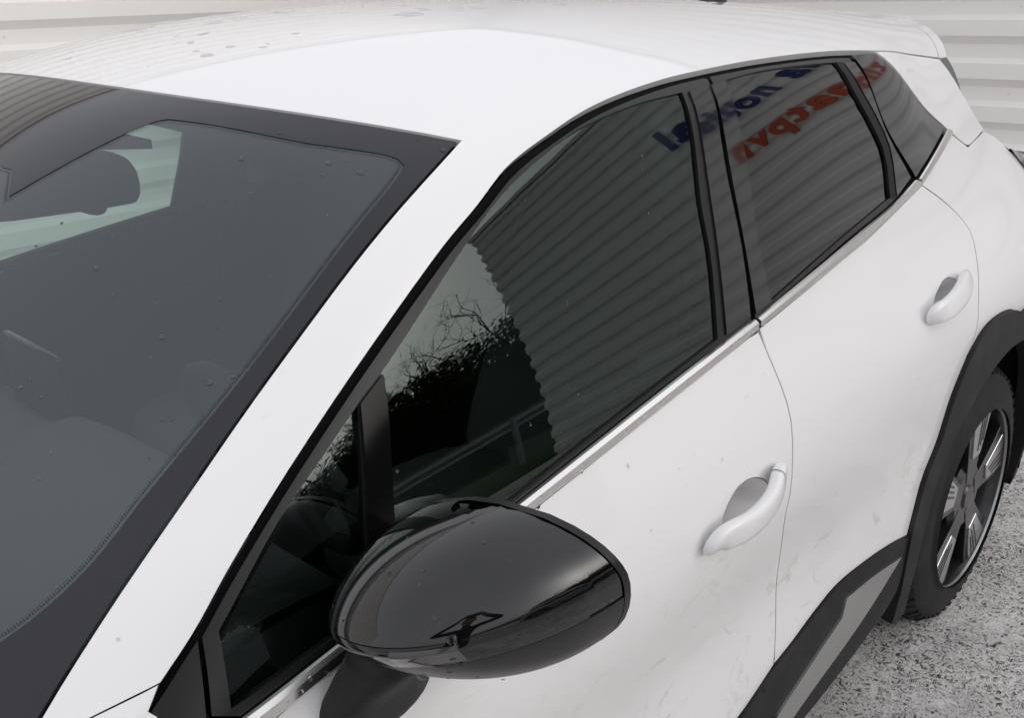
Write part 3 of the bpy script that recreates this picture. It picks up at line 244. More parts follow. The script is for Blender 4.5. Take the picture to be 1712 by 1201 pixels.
 'archo': [(2.1592,1.6709),(2.1707,1.6414),(2.1820,1.6118),(2.1921,1.5817),(2.2023,1.5515),(2.2162,1.5234),(2.2332,1.4973),(2.2494,1.4707),(2.2615,1.4415),(2.2697,1.4107),(2.2778,1.3798),(2.2896,1.3505),(2.3056,1.3237),(2.3242,1.2991),(2.3455,1.2774),(2.3699,1.2601),(2.3965,1.2474),(2.4242,1.2382),(2.4527,1.2325),(2.4815,1.2296),(2.5105,1.2287),(2.5394,1.2293),(2.5683,1.2317),(2.5970,1.2358),(2.6253,1.2425),(2.6528,1.2527),(2.6800,1.2635)],
 'archi': [(2.2551,1.6442),(2.2725,1.6184),(2.2895,1.5923),(2.3072,1.5669),(2.3268,1.5432),(2.3492,1.5229),(2.3734,1.5051),(2.3975,1.4874),(2.4199,1.4670),(2.4378,1.4418),(2.4520,1.4138),(2.4662,1.3857),(2.4846,1.3611),(2.5098,1.3454),(2.5378,1.3376),(2.5665,1.3337),(2.5955,1.3329),(2.6244,1.3350),(2.6530,1.3401),(2.6806,1.3496),(2.7067,1.3635),(2.7319,1.3793),(2.7574,1.3946)],
 'insert': [(2.1181,1.7041),(2.0902,1.7001),(2.0623,1.6959),(2.0344,1.6918),(2.0065,1.6881),(1.9785,1.6850),(1.9505,1.6829),(1.9224,1.6814),(1.8942,1.6803),(1.8661,1.6791),(1.8578,1.6991),(1.8495,1.7191),(1.8224,1.7291),(1.7953,1.7388),(1.7683,1.7488),(1.7414,1.7593),(1.7147,1.7704),(1.6882,1.7820),(1.6618,1.7940),(1.6354,1.8060),(1.6091,1.8180),(1.6287,1.8338),(1.6483,1.8497),(1.6679,1.8655),(1.6875,1.8813),(1.7141,1.8693),(1.7410,1.8581),(1.7683,1.8481),(1.7958,1.8388),(1.8233,1.8296),(1.8508,1.8204),(1.8783,1.8110),(1.9056,1.8012),(1.9328,1.7909),(1.9597,1.7797),(1.9864,1.7678),(2.0128,1.7554),(2.0392,1.7426),(2.0654,1.7296),(2.0917,1.7167)],
 'sillbot': [(2.0830,1.7864),(2.0566,1.7983),(2.0301,1.8100),(2.0037,1.8217),(1.9774,1.8339),(1.9515,1.8471),(1.9265,1.8622),(1.9027,1.8796),(1.8795,1.8980),(1.8558,1.9156),(1.8304,1.9299),(1.8035,1.9401),(1.7762,1.9492)],
 'handle1': [(1.3211,1.2839),(1.3397,1.2729),(1.3586,1.2624),(1.3775,1.2521),(1.4040,1.2485),(1.4304,1.2445),(1.4568,1.2405),(1.4833,1.2367),(1.5098,1.2336),(1.5364,1.2331)],
 'pocket1': [(1.3758,1.2514),(1.3945,1.2297),(1.4195,1.2185),(1.4464,1.2163),(1.4727,1.2234),(1.4921,1.2430)],
 'handle2': [(2.1607,1.1502),(2.1861,1.1405),(2.2115,1.1307),(2.2375,1.1252),(2.2634,1.1191),(2.2892,1.1130),(2.3152,1.1073),(2.3413,1.1025),(2.3676,1.1001),(2.3939,1.1031)],
 'sailpx': [(0.5486,1.0639),(0.5677,1.0488),(0.5875,1.0348),(0.5818,1.0589),(0.5759,1.0829),(0.5697,1.1069),(0.5596,1.1238),(0.5415,1.1144),(0.5251,1.0998),(0.5305,1.0771)],
 'divider': [(0.8179,0.8901),(0.8367,0.8804),(0.8555,0.8707),(0.8472,0.9015),(0.8383,0.9320),(0.8286,0.9623),(0.8197,0.9929),(0.8127,1.0240),(0.8068,1.0554),(0.8010,1.0869),(0.7827,1.0891),(0.7644,1.0914),(0.7700,1.0620),(0.7758,1.0327),(0.7830,1.0037),(0.7913,0.9752),(0.8001,0.9468),(0.8089,0.9184)],
 'sillcut': [(1.5548,1.7110),(1.5674,1.7382),(1.5800,1.7654),(1.5926,1.7925),(1.6051,1.8197)],
}
# door handles: centre lines in space (H) and pocket outlines on the skin (K)
HDL = {
 'H1': [(1.3163,-0.9104,0.8176),(1.3167,-0.9155,0.8267),(1.3207,-0.9199,0.8355),(1.3284,-0.9237,0.8415),(1.3384,-0.9267,0.8434),(1.3487,-0.9290,0.8439),(1.3592,-0.9307,0.8441),(1.3697,-0.9319,0.8434),(1.3803,-0.9329,0.8427),(1.3909,-0.9334,0.8424),(1.4015,-0.9337,0.8426),(1.4121,-0.9337,0.8434),(1.4227,-0.9334,0.8445),(1.4332,-0.9329,0.8459),(1.4436,-0.9321,0.8477),(1.4540,-0.9309,0.8497),(1.4643,-0.9294,0.8520),(1.4743,-0.9275,0.8549),(1.4840,-0.9250,0.8584),(1.4931,-0.9219,0.8629),(1.5023,-0.9184,0.8669),(1.5120,-0.9147,0.8688),(1.5219,-0.9109,0.8689),(1.5318,-0.9070,0.8683),(1.5415,-0.9029,0.8669)],
 'H2': [(2.1521,-0.8832,0.9447),(2.1550,-0.8881,0.9538),(2.1633,-0.8914,0.9604),(2.1735,-0.8945,0.9637),(2.1843,-0.8972,0.9650),(2.1953,-0.8991,0.9661),(2.2063,-0.9000,0.9675),(2.2174,-0.9003,0.9691),(2.2285,-0.9002,0.9707),(2.2396,-0.8999,0.9723),(2.2507,-0.8992,0.9739),(2.2617,-0.8982,0.9755),(2.2728,-0.8969,0.9771),(2.2837,-0.8954,0.9787),(2.2947,-0.8935,0.9802),(2.3056,-0.8914,0.9815),(2.3165,-0.8888,0.9826),(2.3272,-0.8859,0.9835),(2.3380,-0.8829,0.9841),(2.3488,-0.8800,0.9844),(2.3596,-0.8770,0.9839),(2.3704,-0.8740,0.9832),(2.3812,-0.8710,0.9824),(2.3919,-0.8680,0.9812),(2.4026,-0.8649,0.9798)],
 'K1': [(1.3823,1.2381),(1.3849,1.2357),(1.3877,1.2335),(1.3908,1.2315),(1.3940,1.2295),(1.3974,1.2276),(1.4011,1.2256),(1.4051,1.2237),(1.4092,1.2219),(1.4135,1.2203),(1.4179,1.2191),(1.4220,1.2182),(1.4262,1.2175),(1.4305,1.2170),(1.4349,1.2167),(1.4394,1.2167),(1.4438,1.2169),(1.4484,1.2172),(1.4530,1.2178),(1.4576,1.2186),(1.4621,1.2197),(1.4663,1.2209),(1.4705,1.2223),(1.4746,1.2240),(1.4787,1.2258),(1.4827,1.2278),(1.4867,1.2300),(1.4907,1.2324),(1.4946,1.2349),(1.4983,1.2377),(1.5017,1.2406),(1.5053,1.2443),(1.5087,1.2484),(1.5117,1.2526),(1.5142,1.2570),(1.5160,1.2612),(1.5171,1.2665),(1.5173,1.2720),(1.5165,1.2774),(1.5147,1.2823),(1.5117,1.2865),(1.5061,1.2904),(1.4984,1.2934),(1.4892,1.2956),(1.4794,1.2968),(1.4696,1.2973),(1.4607,1.2972),(1.4514,1.2963),(1.4418,1.2949),(1.4323,1.2928),(1.4231,1.2901),(1.4153,1.2873),(1.4074,1.2840),(1.3998,1.2804),(1.3929,1.2766),(1.3871,1.2726),(1.3828,1.2690),(1.3790,1.2651),(1.3759,1.2611),(1.3736,1.2573),(1.3723,1.2538),(1.3724,1.2502),(1.3739,1.2469),(1.3765,1.2438),(1.3794,1.2409)],
 'K2': [(2.2450,1.1080),(2.2506,1.1056),(2.2565,1.1034),(2.2627,1.1013),(2.2691,1.0993),(2.2753,1.0974),(2.2806,1.0959),(2.2858,1.0945),(2.2911,1.0932),(2.2965,1.0921),(2.3019,1.0913),(2.3068,1.0907),(2.3118,1.0902),(2.3169,1.0899),(2.3219,1.0898),(2.3267,1.0902),(2.3315,1.0910),(2.3364,1.0922),(2.3411,1.0938),(2.3454,1.0955),(2.3492,1.0973),(2.3524,1.0991),(2.3553,1.1011),(2.3577,1.1032),(2.3597,1.1054),(2.3613,1.1077),(2.3627,1.1104),(2.3637,1.1135),(2.3641,1.1165),(2.3636,1.1196),(2.3621,1.1224),(2.3587,1.1257),(2.3538,1.1288),(2.3478,1.1318),(2.3411,1.1345),(2.3342,1.1367),(2.3262,1.1388),(2.3174,1.1406),(2.3080,1.1419),(2.2985,1.1428),(2.2891,1.1431),(2.2796,1.1430),(2.2696,1.1424),(2.2596,1.1414),(2.2505,1.1399),(2.2428,1.1377),(2.2368,1.1351),(2.2313,1.1318),(2.2268,1.1282),(2.2238,1.1247),(2.2227,1.1215),(2.2243,1.1185),(2.2281,1.1157),(2.2334,1.1130),(2.2393,1.1104)],
}

# ------------------------------------------------------------------ mesh helpers
def tag(o, label=None, cat=None, group=None, kind=None):
    if label: o['label'] = label
    if cat: o['category'] = cat
    if group: o['group'] = group
    if kind: o['kind'] = kind
    return o
def empty(name, loc=(0, 0, 0), parent=None):
    o = bpy.data.objects.new(name, None); COL.objects.link(o); o.location = loc; o.empty_display_size = .1
    o.parent = parent
    return o
def mesh_obj(name, verts, faces, mat, parent=None, normals=None, smooth=True):
    me = bpy.data.meshes.new(name); me.from_pydata([tuple(v) for v in verts], [], [tuple(f) for f in faces])
    me.validate(); me.update()
    if smooth: me.polygons.foreach_set('use_smooth', [True]*len(me.polygons))
    if normals is not None and len(normals) == len(me.vertices):
        me.normals_split_custom_set_from_vertices([tuple(n) for n in normals])
    o = bpy.data.objects.new(name, me); COL.objects.link(o)
    mats = mat if isinstance(mat, (list, tuple)) else [mat]
    for m_ in mats: me.materials.append(m_)
    o.parent = parent
    return o
def bm_obj(name, bm, mat, parent=None, smooth=False):
    me = bpy.data.meshes.new(name); bm.to_mesh(me); bm.free()
    if smooth: me.polygons.foreach_set('use_smooth', [True]*len(me.polygons))
    o = bpy.data.objects.new(name, me); COL.objects.link(o); me.materials.append(mat); o.parent = parent
    return o
def sharp(o, ang=35):
    me = o.data
    me.polygons.foreach_set('use_smooth', [True]*len(me.polygons))
    try: me.set_sharp_from_angle(angle=R(ang))
    except Exception: pass
    return o
def solve(x, th):
    x = np.asarray(x, float); th = np.asarray(th, float); a = np.abs(th)
    dy, dz = -np.sin(a), np.cos(a)
    lo = np.full(x.shape, .02); hi = np.full(x.shape, 1.25)
    for _ in range(26):
        m_ = (lo+hi)/2
        v = F(np.stack([x, m_*dy, .55+m_*dz], -1)) < 0
        lo = np.where(v, m_, lo); hi = np.where(v, hi, m_)
    p = np.stack([x, hi*dy, .55+hi*dz], -1); n = grad(p)
    s = np.where(th < 0, -1., 1.)
    p[..., 1] *= s; n[..., 1] *= s
    return p, n
def side_normal(p, e=1e-3):
    x, y, z = p[..., 0], p[..., 1], p[..., 2]
    sx = (S(x+e, z)-S(x-e, z))/(2*e); sz = (S(x, z+e)-S(x, z-e))/(2*e)
    n = np.stack([-sx, np.sign(y)*np.ones_like(sx), -sz], -1)
    return n/np.linalg.norm(n, axis=-1, keepdims=True)
SCL = np.array([1., .9])
def dedupe(P, eps=1e-4):
    P = np.asarray(P, float); k = [0]
    for i in range(1, len(P)):
        if np.linalg.norm((P[i]-P[k[-1]])*SCL) > eps: k.append(i)
    if np.linalg.norm((P[k[-1]]-P[0])*SCL) < eps: k.pop()
    return P[k]
def area(P): 
    x, y = P[:, 0], P[:, 1]
    return .5*np.sum(x*np.roll(y, -1)-y*np.roll(x, -1))
def inset(P, d):
    if d == 0: return P
    Q = P*SCL
    if area(Q) < 0: Q = Q[::-1]
    e1 = Q-np.roll(Q, 1, 0); e2 = np.roll(Q, -1, 0)-Q
    n1 = np.stack([-e1[:, 1], e1[:, 0]], 1); n2 = np.stack([-e2[:, 1], e2[:, 0]], 1)
    n1 /= np.linalg.norm(n1, axis=1, keepdims=True)+1e-12; n2 /= np.linalg.norm(n2, axis=1, keepdims=True)+1e-12
    b = n1+n2; L = (b*b).sum(1, keepdims=True); b = b*2/np.maximum(L, .8)
    return (Q+b*d)/SCL
def inside(P, q):
    x, y = q[:, 0][:, None], q[:, 1][:, None]
    a, b = P, np.roll(P, -1, 0)
    c = ((a[:, 1] > y) != (b[:, 1] > y)) & (x < (b[:, 0]-a[:, 0])*(y-a[:, 1])/(b[:, 1]-a[:, 1]+1e-15)+a[:, 0])
    return c.sum(1) % 2 == 1
def segdist(P, q):
    a, b = P[None], np.roll(P, -1, 0)[None]; q = q[:, None]
    t = np.clip(((q-a)*(b-a)).sum(-1)/(((b-a)**2).sum(-1)+1e-15), 0, 1)
    return np.linalg.norm(q-(a+t[..., None]*(b-a)), axis=-1).min(1)
def triangulate(loops, grid):
    """loops in scaled parameter space: first the outline, then holes."""
    lo, hi = loops[0].min(0), loops[0].max(0)
    gx, gy = np.meshgrid(np.arange(lo[0]+grid/2, hi[0], grid), np.arange(lo[1]+grid/2, hi[1], grid))
    q = np.stack([gx.ravel(), gy.ravel()], 1)
    if len(q):
        ok = inside(loops[0], q) & (segdist(loops[0], q) > grid*.45)
        for h in loops[1:]: ok &= (~inside(h, q)) & (segdist(h, q) > grid*.45)
        q = q[ok]
    pts, edges, k = [], [], 0
    for L in loops:
        n = len(L); pts += [Vector((float(a), float(b))) for a, b in L]
        edges += [(k+i, k+(i+1) % n) for i in range(n)]; k += n
    pts += [Vector((float(a), float(b))) for a, b in q]
    v, e, f, ov, oe, of = delaunay_2d_cdt(pts, edges, [], 0, 1e-6)
    V = np.array([tuple(a) for a in v]); Fc = np.array([t for t in f if len(t) == 3])
    c = V[Fc].mean(1); ok = inside(loops[0], c)
    for h in loops[1:]: ok &= ~inside(h, c)
    Fc = Fc[ok]
    d1 = V[Fc[:, 1]]-V[Fc[:, 0]]; d2 = V[Fc[:, 2]]-V[Fc[:, 0]]
    cr_ = d1[:, 0]*d2[:, 1]-d1[:, 1]*d2[:, 0]
    Fc = Fc[np.abs(cr_) > 1e-9]; cr_ = cr_[np.abs(cr_) > 1e-9]
    Fc[cr_ < 0] = Fc[cr_ < 0][:, ::-1]
    return V, Fc
def panel(name, outline, mat, parent, holes=(), off=0., rim=.008, grid=.035, gap=0., nmix=0., offf=None, mirror=False):
    """A panel cut from the car's skin; returns the left one, or [left, right]."""
    loops = [inset(dedupe(outline), gap)*SCL]+[inset(dedupe(h), -gap)*SCL for h in holes]
    V, Fc = triangulate(loops, grid)
    par = V/SCL
    p, n = solve(par[:, 0], par[:, 1])
    nn = n
    if nmix > 0:
        s_ = side_normal(p); nn = n*(1-nmix)+s_*nmix; nn /= np.linalg.norm(nn, axis=1, keepdims=True)
    o_ = off if offf is None else offf(par, p)[:, None]
    p = p+n*o_
    # orientation: outward
    fn = np.cross(p[Fc[:, 1]]-p[Fc[:, 0]], p[Fc[:, 2]]-p[Fc[:, 0]])
    flip = (fn*n[Fc[:, 0]]).sum(1) < 0
    Fc = Fc.copy(); Fc[flip] = Fc[flip][:, ::-1]
    verts, norms, faces = list(p), list(nn), [tuple(t) for t in Fc]
    if rim > 0:
        from collections import Counter
        ed = Counter()
        for t in faces:
            for i in range(3): ed[(t[i], t[(i+1) % 3])] += 1
        bd = [e for e in ed if (e[1], e[0]) not in ed]
        acc = {}
        for a, b in bd:
            tvec = np.cross(p[b]-p[a], n[a]); tvec /= np.linalg.norm(tvec)+1e-12
            for k in (a, b): acc[k] = acc.get(k, 0)+tvec
        i0, i1 = {}, {}
        for k, tv in acc.items():
            tv = tv/(np.linalg.norm(tv)+1e-12)
            i0[k] = len(verts); verts.append(p[k]); norms.append(tv)
            i1[k] = len(verts); verts.append(p[k]-n[k]*rim); norms.append(tv)
        for a, b in bd: faces.append((i0[b], i0[a], i1[a], i1[b]))
    res = [mesh_obj(name, verts, faces, mat, parent[0] if isinstance(parent, list) else parent, norms)]
    if mirror:
        v2 = [(a[0], -a[1], a[2]) for a in verts]; n2 = [(a[0], -a[1], a[2]) for a in norms]
        res.append(mesh_obj(name, v2, [tuple(reversed(f)) for f in faces], mat, parent[1] if isinstance(parent, list) else parent, n2))
    return res
A = {k: np.array(v) for k, v in PAN.items()}
def sp(x, z): return (x, math.atan2(float(S(np.array(x), np.array(z))), z-.55))      # a point on the flank
def tp(x, y): return (x, math.atan2(-y, float(T(np.array(x), np.array(y)))-.55))   # a point on the top skin
def smooth_line(pts, n=8):
    pts = np.array(pts, float); t = np.r_[0, np.cumsum(np.linalg.norm(np.diff(pts, axis=0)*SCL, axis=1))]
    sx = Spl(t, pts[:, 0]); sy = Spl(t, pts[:, 1]); u = np.linspace(0, t[-1], max(3, int(t[-1]/.03)+1))
    return np.stack([sx(u), sy(u)], 1)
def mir(P): return np.asarray(P)[::-1]*[1, -1]
def tube(bm, pts, rad, seg=8, cap=True):
    """a round bar through points with a radius each"""
    pts = [Vector(p) for p in pts]; rings = []
    rad = rad if isinstance(rad, (list, tuple)) else [rad]*len(pts)
    up = Vector((0, 0, 1))
    for i, p in enumerate(pts):
        d = (pts[min(i+1, len(pts)-1)]-pts[max(i-1, 0)]).normalized()
        a = d.cross(up)
        if a.length < .05: a = d.cross(Vector((0, 1, 0)))
        a.normalize(); b = a.cross(d)
        rings.append([bm.verts.new(p+rad[i]*(math.cos(2*math.pi*k/seg)*a+math.sin(2*math.pi*k/seg)*b)) for k in range(seg)])
    for r0, r1 in zip(rings, rings[1:]):
        for k in range(seg): bm.faces.new((r0[k], r0[(k+1) % seg], r1[(k+1) % seg], r1[k]))
    if cap:
        bm.faces.new(list(reversed(rings[0]))); bm.faces.new(rings[-1])
def loft(rings, closed=True, cap=True):
    """verts/faces through equal rings"""
    n = len(rings[0]); v = [p for r in rings for p in r]; f = []
    for i in range(len(rings)-1):
        for k in range(n if closed else n-1):
            f.append((i*n+k, i*n+(k+1) % n, (i+1)*n+(k+1) % n, (i+1)*n+k))
    if cap and closed:
        f.append(tuple(reversed(range(n)))); f.append(tuple((len(rings)-1)*n+k for k in range(n)))
    return v, f
def bevel_box(bm, lo, hi, bev=.01, seg=2):
    r = bmesh.ops.create_cube(bm, size=1)
    vs = r['verts']
    for v in vs:
        v.co = Vector([lo[i]+(v.co[i]+.5)*(hi[i]-lo[i]) for i in range(3)])
    es = list({e for v in vs for e in v.link_edges})
    if bev > 0: bmesh.ops.bevel(bm, geom=es, offset=bev, segments=seg, profile=.5, affect='EDGES')
def fixn(o):
    bm = bmesh.new(); bm.from_mesh(o.data); bmesh.ops.recalc_face_normals(bm, faces=bm.faces); bm.to_mesh(o.data); bm.free(); return o

# ------------------------------------------------------------------ the car
CAR = empty('car'); tag(CAR, 'white compact crossover car with black door mirror, wet with rain', 'car')
G = .0018
doorF = [empty('front_door', (0, 0, 0), CAR), empty('front_door', (0, 0, 0), CAR)]
doorR = [empty('rear_door', (0, 0, 0), CAR), empty('rear_door', (0, 0, 0), CAR)]

wt = A['wtop']; wside = A['wside']; _k = np.linalg.lstsq(np.stack([np.ones(len(wt)), wt[:, 1]**2, wt[:, 1]**4], 1), wt[:, 0], rcond=None)[0]
_t = np.linspace(.03, wt[-1, 1], 26); wtop = np.stack([_k[0]+_k[1]*_t**2+_k[2]*_t**4, _t], 1); wtop[-1] = wt[-1]
half = np.vstack([[(wtop[0, 0]-.0003, 0.)], wtop, wside])            # centre top -> corner -> pillar foot
cowl = smooth_line([wside[-1], tp(.33, -.66), tp(.22, -.45), tp(.15, -.2), tp(.13, 0)])
scr_half = np.vstack([half, cowl[1:]])
screen_outline = np.vstack([scr_half[:-1], mir(scr_half)[:-1]])
# roof skin with both A-pillars
tail = A['rooftail']; seam = smooth_line([tail[-1], A['spoilerseam'][0]*.45+A['spoilerseam'][-1]*.55, A['spoilerseam'][-1], tp(2.99, -.36), tp(3.03, -.18), tp(3.045, 0)])
left = np.vstack([A['D'], tail[1:], seam[1:]])
pill = np.vstack([wside[::-1], wtop[::-1], [(wtop[0, 0]-.0003, 0.)]])
roof_outline = np.vstack([left[:-1], mir(left), pill*[1, -1], pill[::-1][1:]])
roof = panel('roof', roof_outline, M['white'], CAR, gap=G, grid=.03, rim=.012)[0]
# windscreen, its black border and clear field
fr = A['frit']; fk = fr[fr[:, 1] > .05]
clear_half = np.vstack([[(fk[0, 0], .0)], fk, smooth_line([fk[-1], tp(.40, -.632), tp(.32, -.54), tp(.245, -.38), tp(.20, -.2), tp(.185, 0)])[1:]])
clear_outline = np.vstack([clear_half[1:-1], mir(clear_half)[:-1]])
ws = panel('windscreen', screen_outline, M['screen'], CAR, gap=.0018, off=-.0020, rim=.004, grid=.035)[0]
panel('windscreen_border', screen_outline, M['frit'], ws, holes=[clear_outline], gap=.0020, off=-.0012, rim=.0006, grid=.03)
# dotted fade along the inner edge of the border
dv, df_ = [], []
for dist, rad in ((.0016, .0010), (.0036, .0006)):
    Q = inset(dedupe(clear_outline), dist); L_ = np.r_[0, np.cumsum(np.linalg.norm(np.diff(Q, axis=0)*SCL, axis=1))]
    u_ = np.arange(0, L_[-1], .0027)+(.00135 if rad == .0006 else 0); px_ = np.interp(u_, L_, Q[:, 0]); pt_ = np.interp(u_, L_, Q[:, 1])
    pp_, nn_ = solve(px_, pt_)
    for q_, n_ in zip(pp_+nn_*(-.0014), nn_):
        n_ = Vector(n_.tolist()); a_ = n_.orthogonal().normalized(); b_ = n_.cross(a_); k0 = len(dv)
        dv += [tuple(Vector(q_.tolist())+rad*(math.cos(t_)*a_+math.sin(t_)*b_)) for t_ in (0, 1.047, 2.094, 3.142, 4.189, 5.236)]; df_.append(tuple(range(k0, k0+6)))
tag(mesh_obj('border_dots', dv, df_, M['frit'], ws, smooth=False), kind='stuff')
# spoiler over the tailgate
rear_edge = smooth_line([tp(3.17, 0), tp(3.15, -.2), tp(3.08, -.40), (2.955, tail[-1, 1]-.10), (2.835, tail[-1, 1]-.002)])
panel('spoiler', np.vstack([seam[:-1], mir(seam), mir(rear_edge)[:-1], rear_edge]), M['white'], CAR, gap=G, grid=.03, rim=.02)
# C-pillar: white panel and black corner panel
panel('pillar_panel', A['cpanel'], M['white'], CAR, gap=.0012, rim=.012, grid=.03, mirror=True)
panel('corner_panel', A['pillar_corner'], M['pillar'], CAR, gap=.0012, off=-.002, rim=.01, grid=.03, nmix=.5, mirror=True)
# black rubber channel between the roof edge and the door frames
def offset_line(P, d):
    Q = P*SCL; t = np.gradient(Q, axis=0); t /= np.linalg.norm(t, axis=1, keepdims=True); return (Q+np.stack([-t[:, 1], t[:, 0]], 1)*d)/SCL
Dl = A['D']; band_ = np.vstack([offset_line(Dl, .0002), offset_line(Dl, .022)[::-1]])
panel('door_seal', band_, M['black'], CAR, off=-.0110, rim=0, grid=.05, mirror=True)
# doors: frames, panes, pillar films
ff = panel('window_frame', A['frame_front'], M['satin'], doorF, holes=[A['glass_front'], A['glass_quarter']], gap=.001, off=-.0015, rim=.012, grid=.03, mirror=True)
panel('window', A['glass_front'], M['glassf'], doorF, off=-.006, rim=0, grid=.03, nmix=.8, gap=-.004, mirror=True)
panel('quarter_window', A['glass_quarter'], M['glassf'], doorF, off=-.006, rim=0, grid=.03, nmix=.8, gap=-.004, mirror=True)
panel('window_divider', A['divider'], M['divider'], doorF, off=.0035, rim=.006, grid=.02, nmix=.5, mirror=True)
panel('pillar_trim', A['pillar_front'], M['pillar'], doorF, off=.0015, rim=.004, grid=.025, nmix=.6, mirror=True)
panel('window_frame', A['frame_rear'], M['satin'], doorR, holes=[A['glass_rear']], gap=.001, off=-.0015, rim=.012, grid=.03, mirror=True)
panel('window', A['glass_rear'], M['glassr'], doorR, off=-.005, rim=0, grid=.03, nmix=.5, gap=-.004, mirror=True)
panel('pillar_trim', A['pillar_rear'], M['pillar'], doorR, off=.0015, rim=.004, grid=.025, nmix=.6, mirror=True)
panel('window_seal', A['seal_rear'], M['rubber'], doorR, off=.0005, rim=.004, grid=.02, mirror=True)
panel('corner_trim', A['applique_rear'], M['pillar'], doorR, off=.0012, rim=.004, grid=.02, nmix=.4, mirror=True)
# lower door skins with the handle pockets cut out
pk = [np.array(HDL['K1']), np.array(HDL['K2'])]
dfo, dro = A['door_front'], A['door_rear']
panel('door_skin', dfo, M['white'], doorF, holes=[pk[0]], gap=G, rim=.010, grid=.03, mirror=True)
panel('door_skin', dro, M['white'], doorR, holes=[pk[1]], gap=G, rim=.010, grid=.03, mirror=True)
for P, dr in zip(pk, (doorF, doorR)):
    c = (P*SCL).mean(0)
    def bowl(par, p, P=P):
        d = segdist(P*SCL, par*SCL); zz = (P*SCL)[:, 1]; t_ = (par[:, 1]*.9-zz.min())/(zz.max()-zz.min()); return -.0005-(.012+.075*t_)*(1-np.exp(-d/.008))
    panel('handle_recess', P, M['white'], dr, offf=bowl, rim=0, grid=.005, gap=-.0005, mirror=True)
    for o in list(dr[0].children)+list(dr[1].children):
        if o.name.startswith('handle_recess'):
            me = o.data; me.normals_split_custom_set_from_vertices([(0, 0, 0)]*len(me.vertices))
for hk, dr in (('H1', doorF), ('H2', doorR)):
    C = np.array(HDL[hk]); nC = len(C); N3 = side_normal(C); Tn = np.gradient(C, axis=0); Tn /= np.linalg.norm(Tn, axis=1, keepdims=True)
    B3 = np.cross(N3, Tn); B3 /= np.linalg.norm(B3, axis=1, keepdims=True); B3 *= np.sign(B3[:, 2:3])
    def ring(i, grow=0.):
        s = i/(nC-1); e = 2/3.2
        h = .0205*(1-abs(2*s-1)**9)**.5*(.86+.14*math.sin(math.pi*s))+.0035+grow; t = .0100*(1-abs(2*s-1)**10)**.5+.003+grow
        out_ = []
        for k in range(20):
            a = 2*math.pi*k/20; ca, sa = math.cos(a), math.sin(a)
            c_, s_ = math.copysign(abs(ca)**e, ca), math.copysign(abs(sa)**e, sa)
            out_.append(tuple(C[i]+N3[i]*t*(c_+.35*s_)+B3[i]*h*s_))
        return out_
    v, f = loft([ring(i) for i in range(nC)])
    for s, d_ in zip((1, -1), dr):
        h_ = sharp(fixn(mesh_obj('handle', [(a, s*b, c) for a, b, c in v], f, M['white'], d_)), 60)
        md = h_.modifiers.new('s', 'SUBSURF'); md.levels = md.render_levels = 1
    r0 = np.array(ring(nC-5, .0004)); tt = Tn[nC-5]*.0007
    v2 = [tuple(q-tt) for q in r0]+[tuple(q+tt) for q in r0]; n2 = len(r0)
    mesh_obj('lock_joint', v2, [(k, (k+1) % n2, n2+(k+1) % n2, n2+k) for k in range(n2)], M['rubber'], dr[0])
# bright belt mouldings: bright upper flank and darker lower flank
def moulding(name, top, bot, parent, flip):
    n = 40
    def rs(P):
        t = np.r_[0, np.cumsum(np.linalg.norm(np.diff(P, axis=0)*SCL, axis=1))]; u = np.linspace(0, t[-1], n)
        return np.stack([np.interp(u, t, P[:, 0]), np.interp(u, t, P[:, 1])], 1)
    a, b = rs(top), rs(bot)
    rows = []
    for w, o_ in ((0, -.006), (0.0, .002), (.10, .0055), (.40, .0085), (.46, .0082), (.92, .004), (1.0, .002), (1.0, -.006)):
        P = a*(1-w)+b*w; p, nn = solve(P[:, 0], P[:, 1]); rows.append(p+nn*o_)
    v = [tuple(q) for r in rows for q in r]; m = len(rows); f = [(i*n+k, i*n+k+1, (i+1)*n+k+1, (i+1)*n+k) for i in range(m-1) for k in range(n-1)]
    f += [tuple(i*n for i in range(m)), tuple(i*n+n-1 for i in reversed(range(m)))]
    sharp(fixn(mesh_obj(name, v, f, M['chrome'], parent[0])), 15)
    sharp(fixn(mesh_obj(name, [(q[0], -q[1], q[2]) for q in v], f, M['chrome'], parent[1])), 15)
moulding('belt_moulding', A['belt'][:], A['beltb'], doorF, 0)
moulding('belt_moulding', A['belt2'], A['belt2b'], doorR, 0)
moulding('belt_moulding', A['belt3'], A['belt3b'], [CAR, CAR], 0)
# rear quarter
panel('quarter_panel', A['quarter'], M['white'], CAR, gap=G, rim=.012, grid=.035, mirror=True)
# sill cladding
sl_ = A['sill'][::-1]
sill_top = np.vstack([[sp(.62, .345)], smooth_line([sp(.62, .345), sp(.95, .36), sp(1.3, .375), tuple(sl_[0])])[1:], sl_[1:]])
i0 = 0
sill_o = np.vstack([sill_top, [sp(2.17, .42), sp(2.14, .33)], smooth_line([sp(2.10, .30), sp(1.8, .215), sp(1.4, .20), sp(.9, .20), sp(.55, .205)]), [sp(.50, .26), sp(.50, .33)]])
sills = panel('sill_cladding', sill_o, M['clad'], CAR, off=.006, rim=.03, grid=.04, mirror=True)
panel('sill_insert', A['insert'], M['insert'], sills, off=.0105, rim=.006, grid=.03, mirror=True)
cut = np.array([A['sillcut'][0], A['sillcut'][-1]]); w_ = np.array([.0035, 0])
panel('sill_joint', np.vstack([cut-w_, (cut+w_)[::-1]]), M['rubber'], sills, off=.0066, rim=0, grid=.02, mirror=True)
